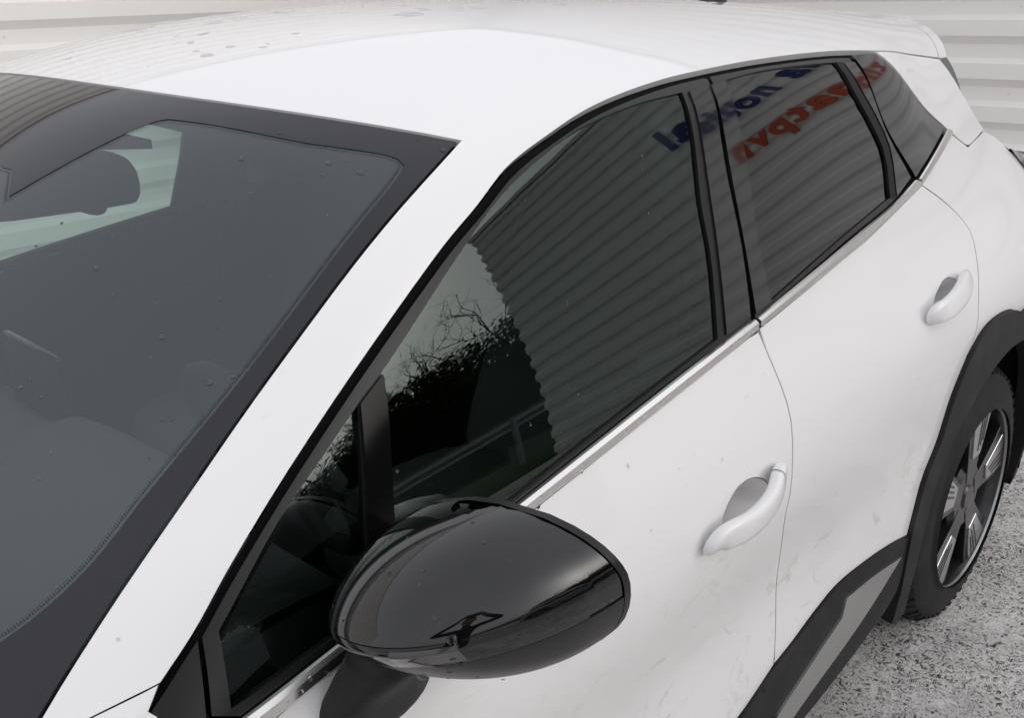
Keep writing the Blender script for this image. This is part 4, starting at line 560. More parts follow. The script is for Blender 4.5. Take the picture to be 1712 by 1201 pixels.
# wheel arch trims
def arch(cx, outer):
    inner = [sp(cx+.422*math.cos(R(a)), .345+.422*math.sin(R(a))) for a in np.linspace(-18, 198, 44)]
    return np.vstack([outer, inner])
ao = A['archo']
rear_outer = np.vstack([[sp(2.165, .225), sp(2.155, .33), sp(2.152, .42)], ao, smooth_line([tuple(ao[-1]), sp(2.83, .818), sp(2.96, .73), sp(3.06, .60), sp(3.11, .45), sp(3.10, .33), sp(3.085, .225)])[1:]])
arR = panel('wheel_arch_trim', arch(2.639, rear_outer), M['clad'], CAR, off=.011, rim=.055, grid=.03, mirror=True)
fo = np.array([sp(.50*math.cos(R(a)), .345+.50*math.sin(R(a))) for a in np.linspace(194, -14, 40)])
arF = panel('wheel_arch_trim', arch(0.0, fo), M['clad'], CAR, off=.011, rim=.055, grid=.03, mirror=True)
# front wing, black sail at the foot of the pillar, bonnet, cowl
d0 = A['D'][0]; wf = wside[-1]
cow_l = tp(.40, -.775)
seam_f = np.linspace(d0, wf, 8)+[.0006, -.0022]
wing = np.vstack([seam_f, smooth_line([tuple(wf), tp(.18, -.735), tp(-.1, -.70), tp(-.4, -.64), tp(-.62, -.56)])[1:],
    [sp(-.72, .80), sp(-.70, .62), sp(-.62, .45), sp(-.50, .36)], fo[2:-2], [sp(.52, .36), sp(.655, .362), sp(.598, .6), sp(.583, .8), sp(.592, .895)], ])
panel('wing', np.vstack([wing, [A['sailpx'][-4], A['sailpx'][-1]]]), M['white'], CAR, gap=G, rim=.012, grid=.04, mirror=True)
panel('pillar_sail', A['sailpx'], M['satin'], CAR, off=-.001, rim=.01, grid=.02, gap=.001, mirror=True)
bon_l = smooth_line([tp(.12, -.725), tp(-.1, -.695), tp(-.4, -.635), tp(-.62, -.555), tp(-.74, -.42), tp(-.79, -.2), tp(-.80, 0)])
bon_b = smooth_line([tp(.045, 0), tp(.06, -.2), tp(.09, -.45), tp(.12, -.725)])
bh = np.vstack([bon_b[:-1], bon_l])
panel('bonnet', np.vstack([bh[:-1], mir(bh)[:-1]]), M['white'], CAR, gap=G, rim=.012, grid=.04)
ch = np.vstack([bon_b[::-1], cowl[::-1]])
panel('cowl', np.vstack([bon_b[:-1], [tp(.12, -.725), tuple(wf+[-.03, 0])], cowl[1:], mir(cowl)[1:], [tuple((wf+[-.03, 0])*[1, -1]), (tp(.12, -.725)[0], -tp(.12, -.725)[1])], mir(bon_b)[1:-1]]), M['satin'], CAR, gap=.001, off=-.006, rim=.01, grid=.05)
# nose, tail and underside
def band(name, x0, x1, t0, t1, mat, nx, nth, off=0., parent=CAR, flt=None):
    xs = np.linspace(x0, x1, nx); th = np.linspace(t0, t1, nth); X, TH = np.meshgrid(xs, th, indexing='ij')
    p, n = solve(X.ravel(), TH.ravel()); p = p+n*off
    f = [(i*nth+k, i*nth+k+1, (i+1)*nth+k+1, (i+1)*nth+k) for i in range(nx-1) for k in range(nth-1)]
    if flt is not None:
        par = np.stack([X.ravel(), TH.ravel()], 1); keep = flt(par, p)
        f = [q for q in f if all(keep[a] for a in q)]
    used = sorted({a for q in f for a in q}); mp = {a: i for i, a in enumerate(used)}
    return mesh_obj(name, p[used], [tuple(mp[a] for a in q) for q in f], mat, parent, n[used])
TB = 2.02
nose = band('front_bumper', -.86, -.62, -1.95, 1.95, M['white'], 14, 90, -.004)
rings = []
for x_, k_, dz_ in ((-.858, 1.0, 0), (-.885, .96, .004), (-.908, .86, .012), (-.922, .66, .03), (-.928, .40, .04), (-.930, .02, .05)):
    p, n = solve(np.full(60, -.858), np.linspace(-1.95, 1.95, 60)); c_ = np.array((0, 0, .47+dz_))
    rings.append([(x_, float(q[1]*k_), float(c_[2]+(q[2]-c_[2])*k_)) for q in p-n*.004])
v, f = loft(rings, closed=False); fixn(mesh_obj('bumper_face', v, f, M['white'], nose))
gv = [(-.938+.030*abs(y/.52)**3, y, z) for z in (.40, .47, .54, .60) for y in np.linspace(-.52, .52, 13)]
gf = [(i*13+k, i*13+k+1, (i+1)*13+k+1, (i+1)*13+k) for i in range(3) for k in range(12)]
fixn(mesh_obj('grille', gv, gf, M['gloss'], nose))
for s in (1, -1):
    hp = np.array([sp(-.60, .86), sp(-.60, .78), sp(-.72, .74), sp(-.80, .70), sp(-.83, .74), sp(-.76, .82)])*[1, s]
    panel('headlamp', hp, M['head'], CAR, off=.006, rim=.01, grid=.03)
# inner body: dark shell just under the skin, left open behind the panes
gl_in = [inset(dedupe(A[k]), -.012) for k in ('glass_front', 'glass_quarter', 'glass_rear')]
def keep_shell(par, pp):
    q = par.copy(); q[:, 1] = np.abs(q[:, 1]); ok = np.ones(len(q), bool)
    for P in gl_in: ok &= ~inside(P, q)
    ok &= ~inside(inset(dedupe(screen_outline), .006), par)
    for P in pk: ok &= ~inside(inset(dedupe(P), -.03), q)
    th_ = np.array([0, .2, A['rooftail'][-1, 1], A['cpanel'][:, 1].max(), 1.02]); xe = np.array([3.0, 2.95, 2.72, 2.86, 3.05]); ok &= q[:, 0] < np.interp(q[:, 1], th_, xe)
    ok &= pp[:, 2] > .27+np.clip(pp[:, 0]-1.8, 0, .5)*.25
    for cx in (0., 2.639):
        ok &= ~((np.hypot(pp[:, 0]-cx, pp[:, 2]-.345) < .40) & (q[:, 1] > 1.2))
    return ok
shell = band('inner_body', -.80, 3.05, -TB, TB, M['black'], 200, 200, -.013, flt=keep_shell)
def keep_liner(par, pp):
    q = par.copy(); q[:, 1] = np.abs(q[:, 1]); ok = q[:, 1] < 1.25
    for P in gl_in: ok &= ~inside(P, q)
    ok &= ~inside(inset(dedupe(screen_outline), -.02), par); ok &= ~inside(inset(dedupe(screen_outline), .0), q)
    return ok
band('headlining', .5, 2.95, -1.05, 1.05, M['liner'], 100, 120, -.028, flt=keep_liner)

def keep_card(par, pp): return (pp[:, 2] < ZB(pp[:, 0])+.01) & (pp[:, 2] > .42)
for t0, t1, dd in ((.6, 1.8, doorF), (.6, 1.8, doorR)):
    for s in (1, -1):
        x0, x1 = ((.62, 1.58) if dd is doorF else (1.60, 2.42))
        band('door_card', x0, x1, s*t0, s*t1, M['trim'], 40, 60, -.075, dd[0 if s == 1 else 1], flt=keep_card)
# tailgate glass, tailgate, rear lamps
def tail_loft(name, L, bulge, mat, n=25):
    rows = []
    for q, b in zip(L, bulge):
        yl = q[1]; ys = np.linspace(yl, -yl, n)
        rows.append([(q[0]+b*(1-(abs(y)/abs(yl))**2.2), y, q[2]) for y in ys])
    v, f = loft(rows, closed=False)
    return fixn(mesh_obj(name, v, f, mat, CAR))
cp = [solve(np.array([a]), np.array([b]))[0][0] for a, b in A['cpanel'][[0]]]
e0, _ = solve(np.array([2.80, 2.84, 2.89, 2.945]), np.array([.0, .0, .0, .0])+np.interp([2.80, 2.84, 2.89, 2.945], [2.76, 2.95], [A['rooftail'][-1, 1], math.atan2(.676, 1.22-.55)]))
tail_loft('rear_window', [q+np.array([.006, .004, -.012]) for q in e0]+[np.array([3.20, -.70, 1.12])], [.055, .055, .06, .07, .10], M['glassr'])
tail_loft('tailgate', [(3.29, -.73, 1.115), (3.33, -.76, 1.0), (3.345, -.775, .9), (3.33, -.78, .72)], [.13, .14, .15, .16], M['white'])
tail_loft('rear_bumper', [(3.325, -.785, .73), (3.31, -.80, .6), (3.25, -.79, .42), (3.2, -.78, .28)], [.19, .21, .2, .15], M['clad'])
panel('rear_lamp', np.array([sp(3.10, 1.150), sp(3.20, 1.125), sp(3.33, 1.09), sp(3.38, 1.03), sp(3.36, .97), sp(3.24, 1.03)]), M['lamp'], CAR, off=.006, rim=.02, grid=.03, mirror=True)
# roof aerial
ae, aen = solve(np.array([2.70]), np.array([0.]))
rings = []
for h, l, w, dx in ((0, .075, .030, 0), (.012, .068, .026, .004), (.03, .045, .015, .025), (.055, .022, .007, .05), (.066, .008, .003, .062)):
    rings.append([(2.70+dx+l*math.cos(a)*(1.0), w*math.sin(a), ae[0, 2]-.006+h) for a in [2*math.pi*k/16 for k in range(16)]])
v, f = loft(rings); fixn(mesh_obj('roof_aerial', v, f, M['satin'], CAR))

# ------------------------------------------------------------------ wheels
def lathe(prof, seg=64):
    v, f = [], []
    for r, y in prof:
        for k in range(seg):
            a = 2*math.pi*k/seg; v.append((r*math.cos(a), y, r*math.sin(a)))
    for i in range(len(prof)-1):
        for k in range(seg): f.append((i*seg+k, i*seg+(k+1) % seg, (i+1)*seg+(k+1) % seg, (i+1)*seg+k))
    return v, f
def make_wheel(loc, flip):
    w = empty('wheel', loc, CAR)
    if flip: w.rotation_euler = (0, 0, math.pi)
    Wd = .215
    prof = [(.238, -.012), (.243, -.004), (.252, -.001), (.262, -.004), (.275, .0), (.30, .003), (.318, .010), (.331, .022), (.340, .040), (.345, .07), (.345, Wd-.07), (.340, Wd-.04), (.318, Wd-.01), (.262, Wd), (.24, Wd-.01)]
    prof = [(r, y) for r, y in prof]
    v, f = lathe(prof, 96); fixn(mesh_obj('tyre', v, f, M['tyre'], w))
    bm = bmesh.new()
    for k in range(56):
        a = 2*math.pi*k/56
        for j, (r0, y0, r1, y1, wd) in enumerate(((.322, .012, .341, .040, .011), (.3425, .048, .3455, .098, .012), (.3425, .115, .3455, .165, .012))):
            da = (.35 if k % 2 else .05)*.112 + (.03 if j else 0)
            tt = []
            for (r, y, s) in ((r0, y0, -1), (r0, y0, 1), (r1, y1, 1), (r1, y1, -1)):
                aa = a+s*wd/.34*.8+(da if y == y1 else 0)
                tt.append((r+.0005, y-.0005, aa))
            top = [bm.verts.new(((r+.004)*math.cos(q), y-(.003 if j == 0 else 0), (r+.004)*math.sin(q))) for r, y, q in tt]
            bot = [bm.verts.new(((r-.004)*math.cos(q), y+(.003 if j == 0 else 0), (r-.004)*math.sin(q))) for r, y, q in tt]
            bm.faces.new(top)
            for i in range(4): bm.faces.new((top[i], bot[i], bot[(i+1) % 4], top[(i+1) % 4]))
    bmesh.ops.recalc_face_normals(bm, faces=bm.faces)
    tag(bm_obj('tread_blocks', bm, M['tyre'], w), kind='stuff')
    v, f = lathe([(.243, .0), (.2405, -.004), (.2375, -.0045), (.235, -.001), (.234, .004)], 96); sharp(fixn(mesh_obj('rim_ring', v, f, M['rimring'], w)), 40)
    v, f = lathe([(.231, .0), (.222, .03), (.215, .17), (.20, .19), (.09, .10), (.0, .10)], 64); fixn(mesh_obj('rim', v, f, M['rimblack'], w))
    v, f = lathe([(.15, .075), (.15, .09), (.06, .09), (.06, .075), (.15, .075)], 48); fixn(mesh_obj('brake_disc', v, f, M['insert'], w))
    v, f = lathe([(.0, .004), (.030, .004), (.036, .010), (.080, .010), (.098, .022), (.10, .08)], 40); sharp(fixn(mesh_obj('hub', v, f, M['rimblack'], w)), 30)
    def plate(a0, pts, y0, y1, mat, name):
        bm = bmesh.new(); c, s = math.cos(a0), math.sin(a0)
        top = [bm.verts.new((r*c-t*s, y0, r*s+t*c)) for r, t in pts]; bot = [bm.verts.new((r*c-t*s, y1, r*s+t*c)) for r, t in pts]
        bm.faces.new(top); bm.faces.new(list(reversed(bot)))
        for i in range(len(pts)): bm.faces.new((top[i], bot[i], bot[(i+1) % len(pts)], top[(i+1) % len(pts)]))
        bmesh.ops.recalc_face_normals(bm, faces=bm.faces)
        bmesh.ops.bevel(bm, geom=list(bm.edges), offset=.0012, segments=1, affect='EDGES')
        return bm_obj(name, bm, mat, w)
    for k in range(5):
        a = 2*math.pi*k/5+.30
        plate(a, [(.045, -.026), (.10, -.040), (.17, -.070), (.229, -.092), (.231, .074), (.17, .050), (.10, .034), (.045, .026)], .008, .05, M['rimblack'], 'spoke')
        plate(a, [(.112, -.030), (.165, -.050), (.230, -.068), (.231, .040), (.17, .028), (.112, .018)], .0035, .012, M['rimsilver'], 'spoke_face')
        for j in range(3):
            t0 = -.004-.017*j
            plate(a, [(.128+.010*j, t0*.8), (.2315, t0-.004), (.2315, t0-.0125), (.128+.010*j, t0*.8-.0065)], .0022, .010, M['rimblack'], 'spoke_groove')
        for aa in (a+math.pi/5,):
            bmn = bmesh.new(); tube(bmn, [(.052*math.cos(aa), .016, .052*math.sin(aa)), (.052*math.cos(aa), .05, .052*math.sin(aa))], .009, 6); bm_obj('wheel_nut', bmn, M['rimblack'], w)
    return w
for wx in (0., 2.639):
    make_wheel((wx, -.872, .345), False); make_wheel((wx, .872, .345), True)
bm = bmesh.new(); bevel_box(bm, (-.55, -.60, .20), (3.1, .60, .34), .02); bevel_box(bm, (.50, -.84, .195), (2.12, .84, .30), .02); bm_obj('underbody', bm, M['black'], CAR)
for cx in (0., 2.639):
    for s in (1, -1):
        v = []; nA = 30
        for y in (.865, .60):
            v += [(cx+.44*math.cos(a), s*y, .345+.44*math.sin(a)) for a in np.linspace(-.2, math.pi+.2, nA)]
        f = [(k, k+1, nA+k+1, nA+k) for k in range(nA-1)]+[tuple(range(nA, 2*nA))]
        fixn(mesh_obj('arch_liner', v, f, M['black'], CAR))

# ------------------------------------------------------------------ cabin
def cushion(name, rings, mat, parent):
    v, f = loft(rings); o = fixn(mesh_obj(name, v, f, mat, parent)); md = o.modifiers.new('s', 'SUBSURF'); md.levels = md.render_levels = 1; return o
def rr(cx, cy, cz, hx, hy, hz=None, n=12, tilt=0.):
    """rounded ring in the plane spanned by x (tilted) and y"""
    out_ = []
    for k in range(n):
        a = 2*math.pi*k/n; e = .55
        u = hx*math.copysign(abs(math.cos(a))**e, math.cos(a)); w = hy*math.copysign(abs(math.sin(a))**e, math.sin(a))
        out_.append((cx+u*math.cos(tilt), cy+w, cz+u*math.sin(tilt)))
    return out_
def seat(x, y, wd=.25, rear=False):
    s = empty('rear_seat' if rear else 'front_seat', (0, 0, 0), CAR)
    cushion('seat_base', [rr(x, y, .55, .23, wd*.9), rr(x, y, .60, .26, wd), rr(x, y, .68, .25, wd), rr(x-.01, y, .71, .20, wd*.85)], M['seat'], s)
    cushion('backrest', [rr(x+.22+.045*k, y, .62+.135*k, .075-.006*k, wd*(1.02-.05*k if k < 4 else .68)) for k in range(6)], M['seat'], s)
    for yy in ((y,) if not rear else (y-.38, y+.38)):
        cushion('headrest', [rr(x+.455+.012*k, yy, 1.27+.05*k, .05 if 0 < k < 3 else .03, .13 if 0 < k < 3 else .10) for k in range(4)], M['seat'], s)
        bmn = bmesh.new()
        for q in (-.05, .05): tube(bmn, [(x+.44, yy+q, 1.18), (x+.46, yy+q, 1.30)], .006, 6)
        bm_obj('headrest_post', bmn, M['trim'], s)
    return s
seat(1.36, -.37); seat(1.36, .37); seat(2.18, 0, .62, True)
# dashboard: a swept top with the instrument hood in front of the driver
ny, nx = 41, 22; v = []
for i in range(nx):
    u = i/(nx-1); x = .30+.50*u
    for k in range(ny):
        y = -.76+1.52*k/(ny-1)
        hood = .055*math.exp(-((y+.37)/.19)**4)*min(1, max(0, (u-.45)/.3))
        z = .955+.05*math.sin(u*2.2)+hood-.03*(abs(y)/.76)**3
        if u > .85: z -= ((u-.85)/.15)**2*(.10+hood*.5)
        v.append((x+.05*(abs(y)/.76)**2, y, z))
f = [(i*ny+k, i*ny+k+1, (i+1)*ny+k+1, (i+1)*ny+k) for i in range(nx-1) for k in range(ny-1)]
dash = fixn(mesh_obj('dashboard', v, f, M['dash'], CAR))
bm = bmesh.new(); bevel_box(bm, (.74, -.72, .50), (.86, .72, .90), .03); bm_obj('dashboard_front', bm, M['trim'], dash)
bm = bmesh.new(); bevel_box(bm, (.80, -.02, .90), (.815, .20, 1.06), .006); bm_obj('centre_display', bm, M['gloss'], dash)
sw_ = empty('steering_wheel', (.96, -.37, .93), CAR); sw_.rotation_euler = (0, R(-24), 0)
bm = bmesh.new(); tube(bm, [(0, .178*math.cos(2*math.pi*k/40), .178*math.sin(2*math.pi*k/40)) for k in range(41)], .016, 8, False); bm_obj('wheel_rim', bm, M['trim'], sw_, True)
bm = bmesh.new(); bevel_box(bm, (-.03, -.07, -.06), (.012, .07, .05), .015); bm_obj('airbag_pad', bm, M['trim'], sw_)
for a in (0, math.pi, -math.pi/2):
    bm = bmesh.new(); tube(bm, [(0, .05*math.cos(a), .05*math.sin(a)), (0, .175*math.cos(a), .175*math.sin(a))], .013, 6); bm_obj('wheel_spoke', bm, M['trim'], sw_)
bm = bmesh.new(); tube(bm, [(.90, -.37, .91), (.70, -.37, .82)], .045, 10); bm_obj('steering_column', bm, M['trim'], CAR)
rm = empty('interior_mirror', (.895, -.012, 1.330), CAR); rm.rotation_euler = (0, R(6), R(-10))
cushion('mirror_shell', [[(-.035+.045*q, .142*s_*math.copysign(abs(math.cos(a))**.5, math.cos(a)), .046*s_*math.copysign(abs(math.sin(a))**.6, math.sin(a))) for a in [2*math.pi*k/20 for k in range(20)]] for q, s_ in ((0, .6), (.3, .92), (.8, 1), (1, .98))], M['trim'], rm)
bm = bmesh.new(); tube(bm, [(-.02, 0, .02), (-.09, 0, .07)], .014, 8); bm_obj('mirror_stem', bm, M['trim'], rm)
for s in (1, -1):
    vz = empty('sun_visor', (0, 0, 0), CAR); v, f = loft([[(x, s*y, z+dz) for x, y, z in ((.93, .13, 1.405), (1.095, .13, 1.348), (1.155, .52, 1.305), (1.05, .56, 1.35))] for dz in (-.008, .008)])
    if s == 1: sharp(fixn(mesh_obj('visor_board', v, f, M['trim'], vz)))
    else: sharp(fixn(mesh_obj('visor_board', [(x, y, z+.03) for x, y, z in v], f, M['trim'], vz)))
rings = [[(x, y0+hy*math.copysign(abs(math.cos(a))**.5, math.cos(a)), z+hz*math.copysign(abs(math.sin(a))**.5, math.sin(a))) for a in [2*math.pi*k/20 for k in range(20)]] for x, y0, hy, z, hz in ((.56, 0, .10, 1.335, .012), (.60, 0, .14, 1.345, .030), (.75, 0, .15, 1.345, .045), (.88, 0, .15, 1.342, .047), (.925, 0, .145, 1.335, .040), (.94, 0, .12, 1.33, .028))]
v, f = loft(rings); fixn(mesh_obj('sensor_cover', v, f, M['trim'], CAR))
for s in (-1, 1):
    p_, _ = solve(np.array([1.62, 1.60, 1.60]), np.array([1.0, .85, .66]))
    bm = bmesh.new(); tube(bm, [(q[0]-.02, s*(abs(q[1])-.075), q[2]-.01) for q in p_], [.048, .045, .04], 8); bm_obj('pillar_lining', bm, M['liner'], CAR, True)
bm = bmesh.new(); bevel_box(bm, (.3, -.70, .34), (2.9, .70, .40), .0); bm_obj('cabin_floor', bm, M['black'], CAR)

# ------------------------------------------------------------------ door mirrors
MP = (-.85913, -1.11769, 1.07348, .0798, .11637, .18893, .83043, .06253, 1.99762, 1.26, -.2197, -.03368, .02561, 2.05062)
def mirror_pt(u, v, off=0., back=0.):
    yi, yo, zc, hu, hd, d, xr, sw, ep, ed, tilt, tap, v0, ue = MP
    cen = (yi+yo)/2; half_ = (yo-yi)/2
    wid = max(0, 1-abs(v)**ep)**(1/ep)
    y = cen+half_*wid*u; h = hu if v > 0 else hd
    z = zc+h*v+tilt*(y-cen)
    w = (v-v0)/((1-v0) if v > v0 else (1+v0)); dep = d*math.sqrt(max(0, 1-abs(w)**ed))*math.sqrt(max(0, 1-abs(u)**ue))
    return np.array((xr-sw*(y-cen)+tap*v-dep+back, y, z))
CEN = np.array((.80, -.985, 1.06))
def mirror_grid(u0, u1, v0, v1, nu, nv, off):
    us = np.sin(np.linspace(math.asin(u0), math.asin(u1), nu)); vs = np.linspace(v0, v1, nv)
    P = np.array([[mirror_pt(u, v) for u in us] for v in vs])
    e = 2e-3; N = np.empty_like(P)
    for i, v in enumerate(vs):
        for k, u in enumerate(us):
            ue = min(max(u, -.985), .985); ve = min(max(v, -.97), .97)
            n_ = np.cross(mirror_pt(ue+e, ve)-mirror_pt(ue-e, ve), mirror_pt(ue, ve+e)-mirror_pt(ue, ve-e))
            n_ /= np.linalg.norm(n_)+1e-12
            if n_ @ (P[i, k]-CEN) < 0: n_ = -n_
            N[i, k] = n_
    return P+N*off, N
def mirror_part(name, u0, u1, v0, v1, nu, nv, off, mat, parents, rim=.004):
    P, N = mirror_grid(u0, u1, v0, v1, nu, nv, off)
    Q, _ = mirror_grid(u0, u1, v0, v1, nu, nv, off-rim)
    v = list(P.reshape(-1, 3)); f = [(i*nu+k, i*nu+k+1, (i+1)*nu+k+1, (i+1)*nu+k) for i in range(nv-1) for k in range(nu-1)]
    nrm_ = list(N.reshape(-1, 3))
    edge = [(0, k) for k in range(nu)]+[(i, nu-1) for i in range(1, nv)]+[(nv-1, k) for k in range(nu-2, -1, -1)]+[(i, 0) for i in range(nv-2, 0, -1)]
    b = len(v); m = len(edge)
    v += [P[i, k] for i, k in edge]+[Q[i, k] for i, k in edge]
    cen = P.reshape(-1, 3).mean(0)
    tn = []
    for i, k in edge:
        t = P[i, k]-cen; t -= N[i, k]*(t@N[i, k]); tn.append(t/(np.linalg.norm(t)+1e-9))
    nrm_ += tn+tn
    f += [(b+k, b+(k+1) % m, b+m+(k+1) % m, b+m+k) for k in range(m)]
    for s, par in zip((1, -1), parents):
        o = mesh_obj(name, [(a[0], s*a[1], a[2]) for a in v], f if s == 1 else [tuple(reversed(q)) for q in f], mat, par)
        fixn(o)
        me = o.data; ns = [(a[0], s*a[1], a[2]) for a in nrm_]
        if len(ns) == len(me.vertices): me.normals_split_custom_set_from_vertices(ns)
mirs = [empty('door_mirror', (0, 0, 0), CAR), empty('door_mirror', (0, 0, 0), CAR)]
mirror_part('mirror_housing', -1, 1, -.995, .995, 41, 41, -.002, M['gloss'], mirs)
mirror_part('mirror_cap', -.985, .985, .135, .98, 57, 33, .0012, M['gloss'], mirs, .005)
mirror_part('indicator_band', -.97, .97, -.15, .120, 57, 9, .0, M['gloss'], mirs, .004)
mirror_part('indicator_lens', .27, .62, -.10, .09, 25, 6, .0012, M['amber'], mirs, .003)
mirror_part('mirror_base', -1, 1, -.985, -.165, 41, 17, -.0006, M['satin'], mirs, .004)
for s, par in zip((1, -1), mirs):
    ring = [mirror_pt(u, v, back=0.0) for u, v in [(-1, t) for t in np.linspace(-.99, .99, 16)]+[(1, t) for t in np.linspace(.99, -.99, 16)]]
    bk = [q+np.array((.009, 0, 0)) for q in ring]; c0 = np.mean(bk, 0)
    inn = [c0+(q-c0)*.93+np.array((.002, 0, 0)) for q in bk]; dp = [c0+(q-c0)*.91-np.array((.012, 0, 0)) for q in bk]
    v, f = loft([[tuple(q) for q in r] for r in (ring, bk, inn, dp)], cap=False)
    sharp(fixn(mesh_obj('housing_rim', [(a, s*b, c) for a, b, c in v], f, M['satin'], par)), 40)
    mesh_obj('mirror_glass', [(q[0]+.004, s*q[1], q[2]) for q in dp], [tuple(range(len(dp)))], M['mirror'], par)
    # arm down to the door
    rings = []
    for t, (cx, cy, cz, hx, hy) in enumerate(((.735, -.935, 1.020, .050, .040), (.735, -.925, .995, .052, .040), (.735, -.905, .965, .060, .034), (.735, -.885, .93, .068, .030), (.735, -.872, .89, .074, .026), (.735, -.862, .86, .070, .022))):
        rings.append([(cx+hx*math.copysign(abs(math.cos(a))**.7, math.cos(a)), s*(cy+hy*math.copysign(abs(math.sin(a))**.7, math.sin(a))), cz+.10*hx*math.cos(a)) for a in [2*math.pi*k/24 for k in range(24)]])
    v, f = loft(rings); fixn(mesh_obj('mirror_arm', v, f, M['clad'], par))

# ------------------------------------------------------------------ rain drops on the skin
def drops(name, pts, nrms, rad, flat, mat, parent):
    v, f = [], []
    for p, n, r, fl in zip(pts, nrms, rad, flat):
        r = float(r); fl = float(fl); p = [float(c) for c in p]; n = Vector([float(c) for c in n]); a = n.orthogonal().normalized(); b = n.cross(a); ph = random.uniform(0, 6.28)
        el = random.uniform(.7, 1.0); k0 = len(v); wob = [random.uniform(.82, 1.12) for _ in range(10)]
        for rr_, hh in ((1, -.05), (.86, .55), (.5, .9)):
            for k in range(10):
                t = 2*math.pi*k/10
                q = Vector(p)+r*rr_*wob[k]*(math.cos(t)*(math.cos(ph)*a+math.sin(ph)*b)+el*math.sin(t)*(math.cos(ph)*b-math.sin(ph)*a))+n*(r*fl*hh)
                v.append(tuple(q))
        v.append(tuple(Vector(p)+n*(r*fl)))
        for i in range(2):
            for k in range(10): f.append((k0+i*10+k, k0+i*10+(k+1) % 10, k0+(i+1)*10+(k+1) % 10, k0+(i+1)*10+k))
        for k in range(10): f.append((k0+20+k, k0+20+(k+1) % 10, k0+30))
    return tag(mesh_obj(name, v, f, mat, parent), kind='stuff')
def scatter(n, xr, tr, poly=None, notpoly=None, off=0.):
    x = RNG.uniform(*xr, n); t = RNG.uniform(*tr, n); q = np.stack([x, t], 1)
    ok = np.ones(n, bool)
    if poly is not None: ok &= inside(poly, q)
    if notpoly is not None: ok &= ~inside(notpoly, q)
    p, nn = solve(q[ok, 0], q[ok, 1]); return p+nn*off, nn
p, n = scatter(1500, (.15, 1.12), (-1.2, 1.2), poly=inset(dedupe(screen_outline), .006), off=-.0014)
k = RNG.random(len(p)) < np.where(p[:, 1] < -.5, .55, .14); p, n = p[k], n[k]
drops('rain_drops', p, n, RNG.gamma(3, .00058, len(p)), [.35]*len(p), M['drop'], ws)
p, n = scatter(700, (.9, 3.0), (-.7, .55), poly=inset(dedupe(roof_outline), .01))
k = RNG.random(len(p)) < np.where(p[:, 1] > -.3, .75, 0.); p, n = p[k], n[k]
drops('rain_drops', p, n, RNG.gamma(3, .0030, len(p)), [.10]*len(p), M['drop'], roof)
p, n = scatter(110, (.5, 1.3), (.7, 1.3), poly=inset(dedupe(roof_outline), .004))
drops('rain_drops', p, n, RNG.gamma(4, .00026, len(p)), [.2]*len(p), M['drop'], roof)
p, n = scatter(420, (.6, 1.6), (.6, 1.35), poly=inset(dedupe(A['glass_front']), .006), off=-.0058); k = RNG.random(len(p)) < .35
drops('rain_drops', p[k], n[k], RNG.gamma(4, .0004, k.sum()), [.4]*k.sum(), M['drop'], doorF[0])
bl = A['belt']*.35+A['beltb'][np.linspace(0, len(A['beltb'])-1, len(A['belt'])).round().astype(int)]*.65
ii = RNG.integers(0, len(bl), 60); p, n = solve(bl[ii, 0]+RNG.uniform(-.015, .015, 60), bl[ii, 1]+RNG.uniform(-.004, .004, 60))
drops('rain_drops', p+n*.0062, n, RNG.gamma(4, .0006, 60), [.6]*60, M['drop'], doorF[0])
p, n = scatter(260, (1.0, 1.58), (.95, 1.4), poly=inset(dedupe(dfo), .01), notpoly=pk[0]); k = (RNG.random(len(p)) < .5) & (p[:, 2] > .75)
drops('rain_drops', p[k], n[k], RNG.gamma(4, .00036, k.sum()), [.4]*k.sum(), M['drop'], doorF[0])
P_, N_ = mirror_grid(-.9, .9, .25, .95, 60, 40, .001)
idx = RNG.integers(0, 2400, 26); P_ = P_.reshape(-1, 3)[idx]; N_ = N_.reshape(-1, 3)[idx]
drops('rain_drops', P_, N_, RNG.gamma(5, .00032, 26), [.3]*26, M['drop'], mirs[0])
P_, N_ = mirror_grid(-.8, .7, -.9, .15, 50, 30, .001)
idx = RNG.integers(0, 1500, 22); P_ = P_.reshape(-1, 3)[idx]; N_ = N_.reshape(-1, 3)[idx]
drops('rain_drops', P_, N_, RNG.gamma(5, .0004, 22), [.35]*22, M['drop'], mirs[0])

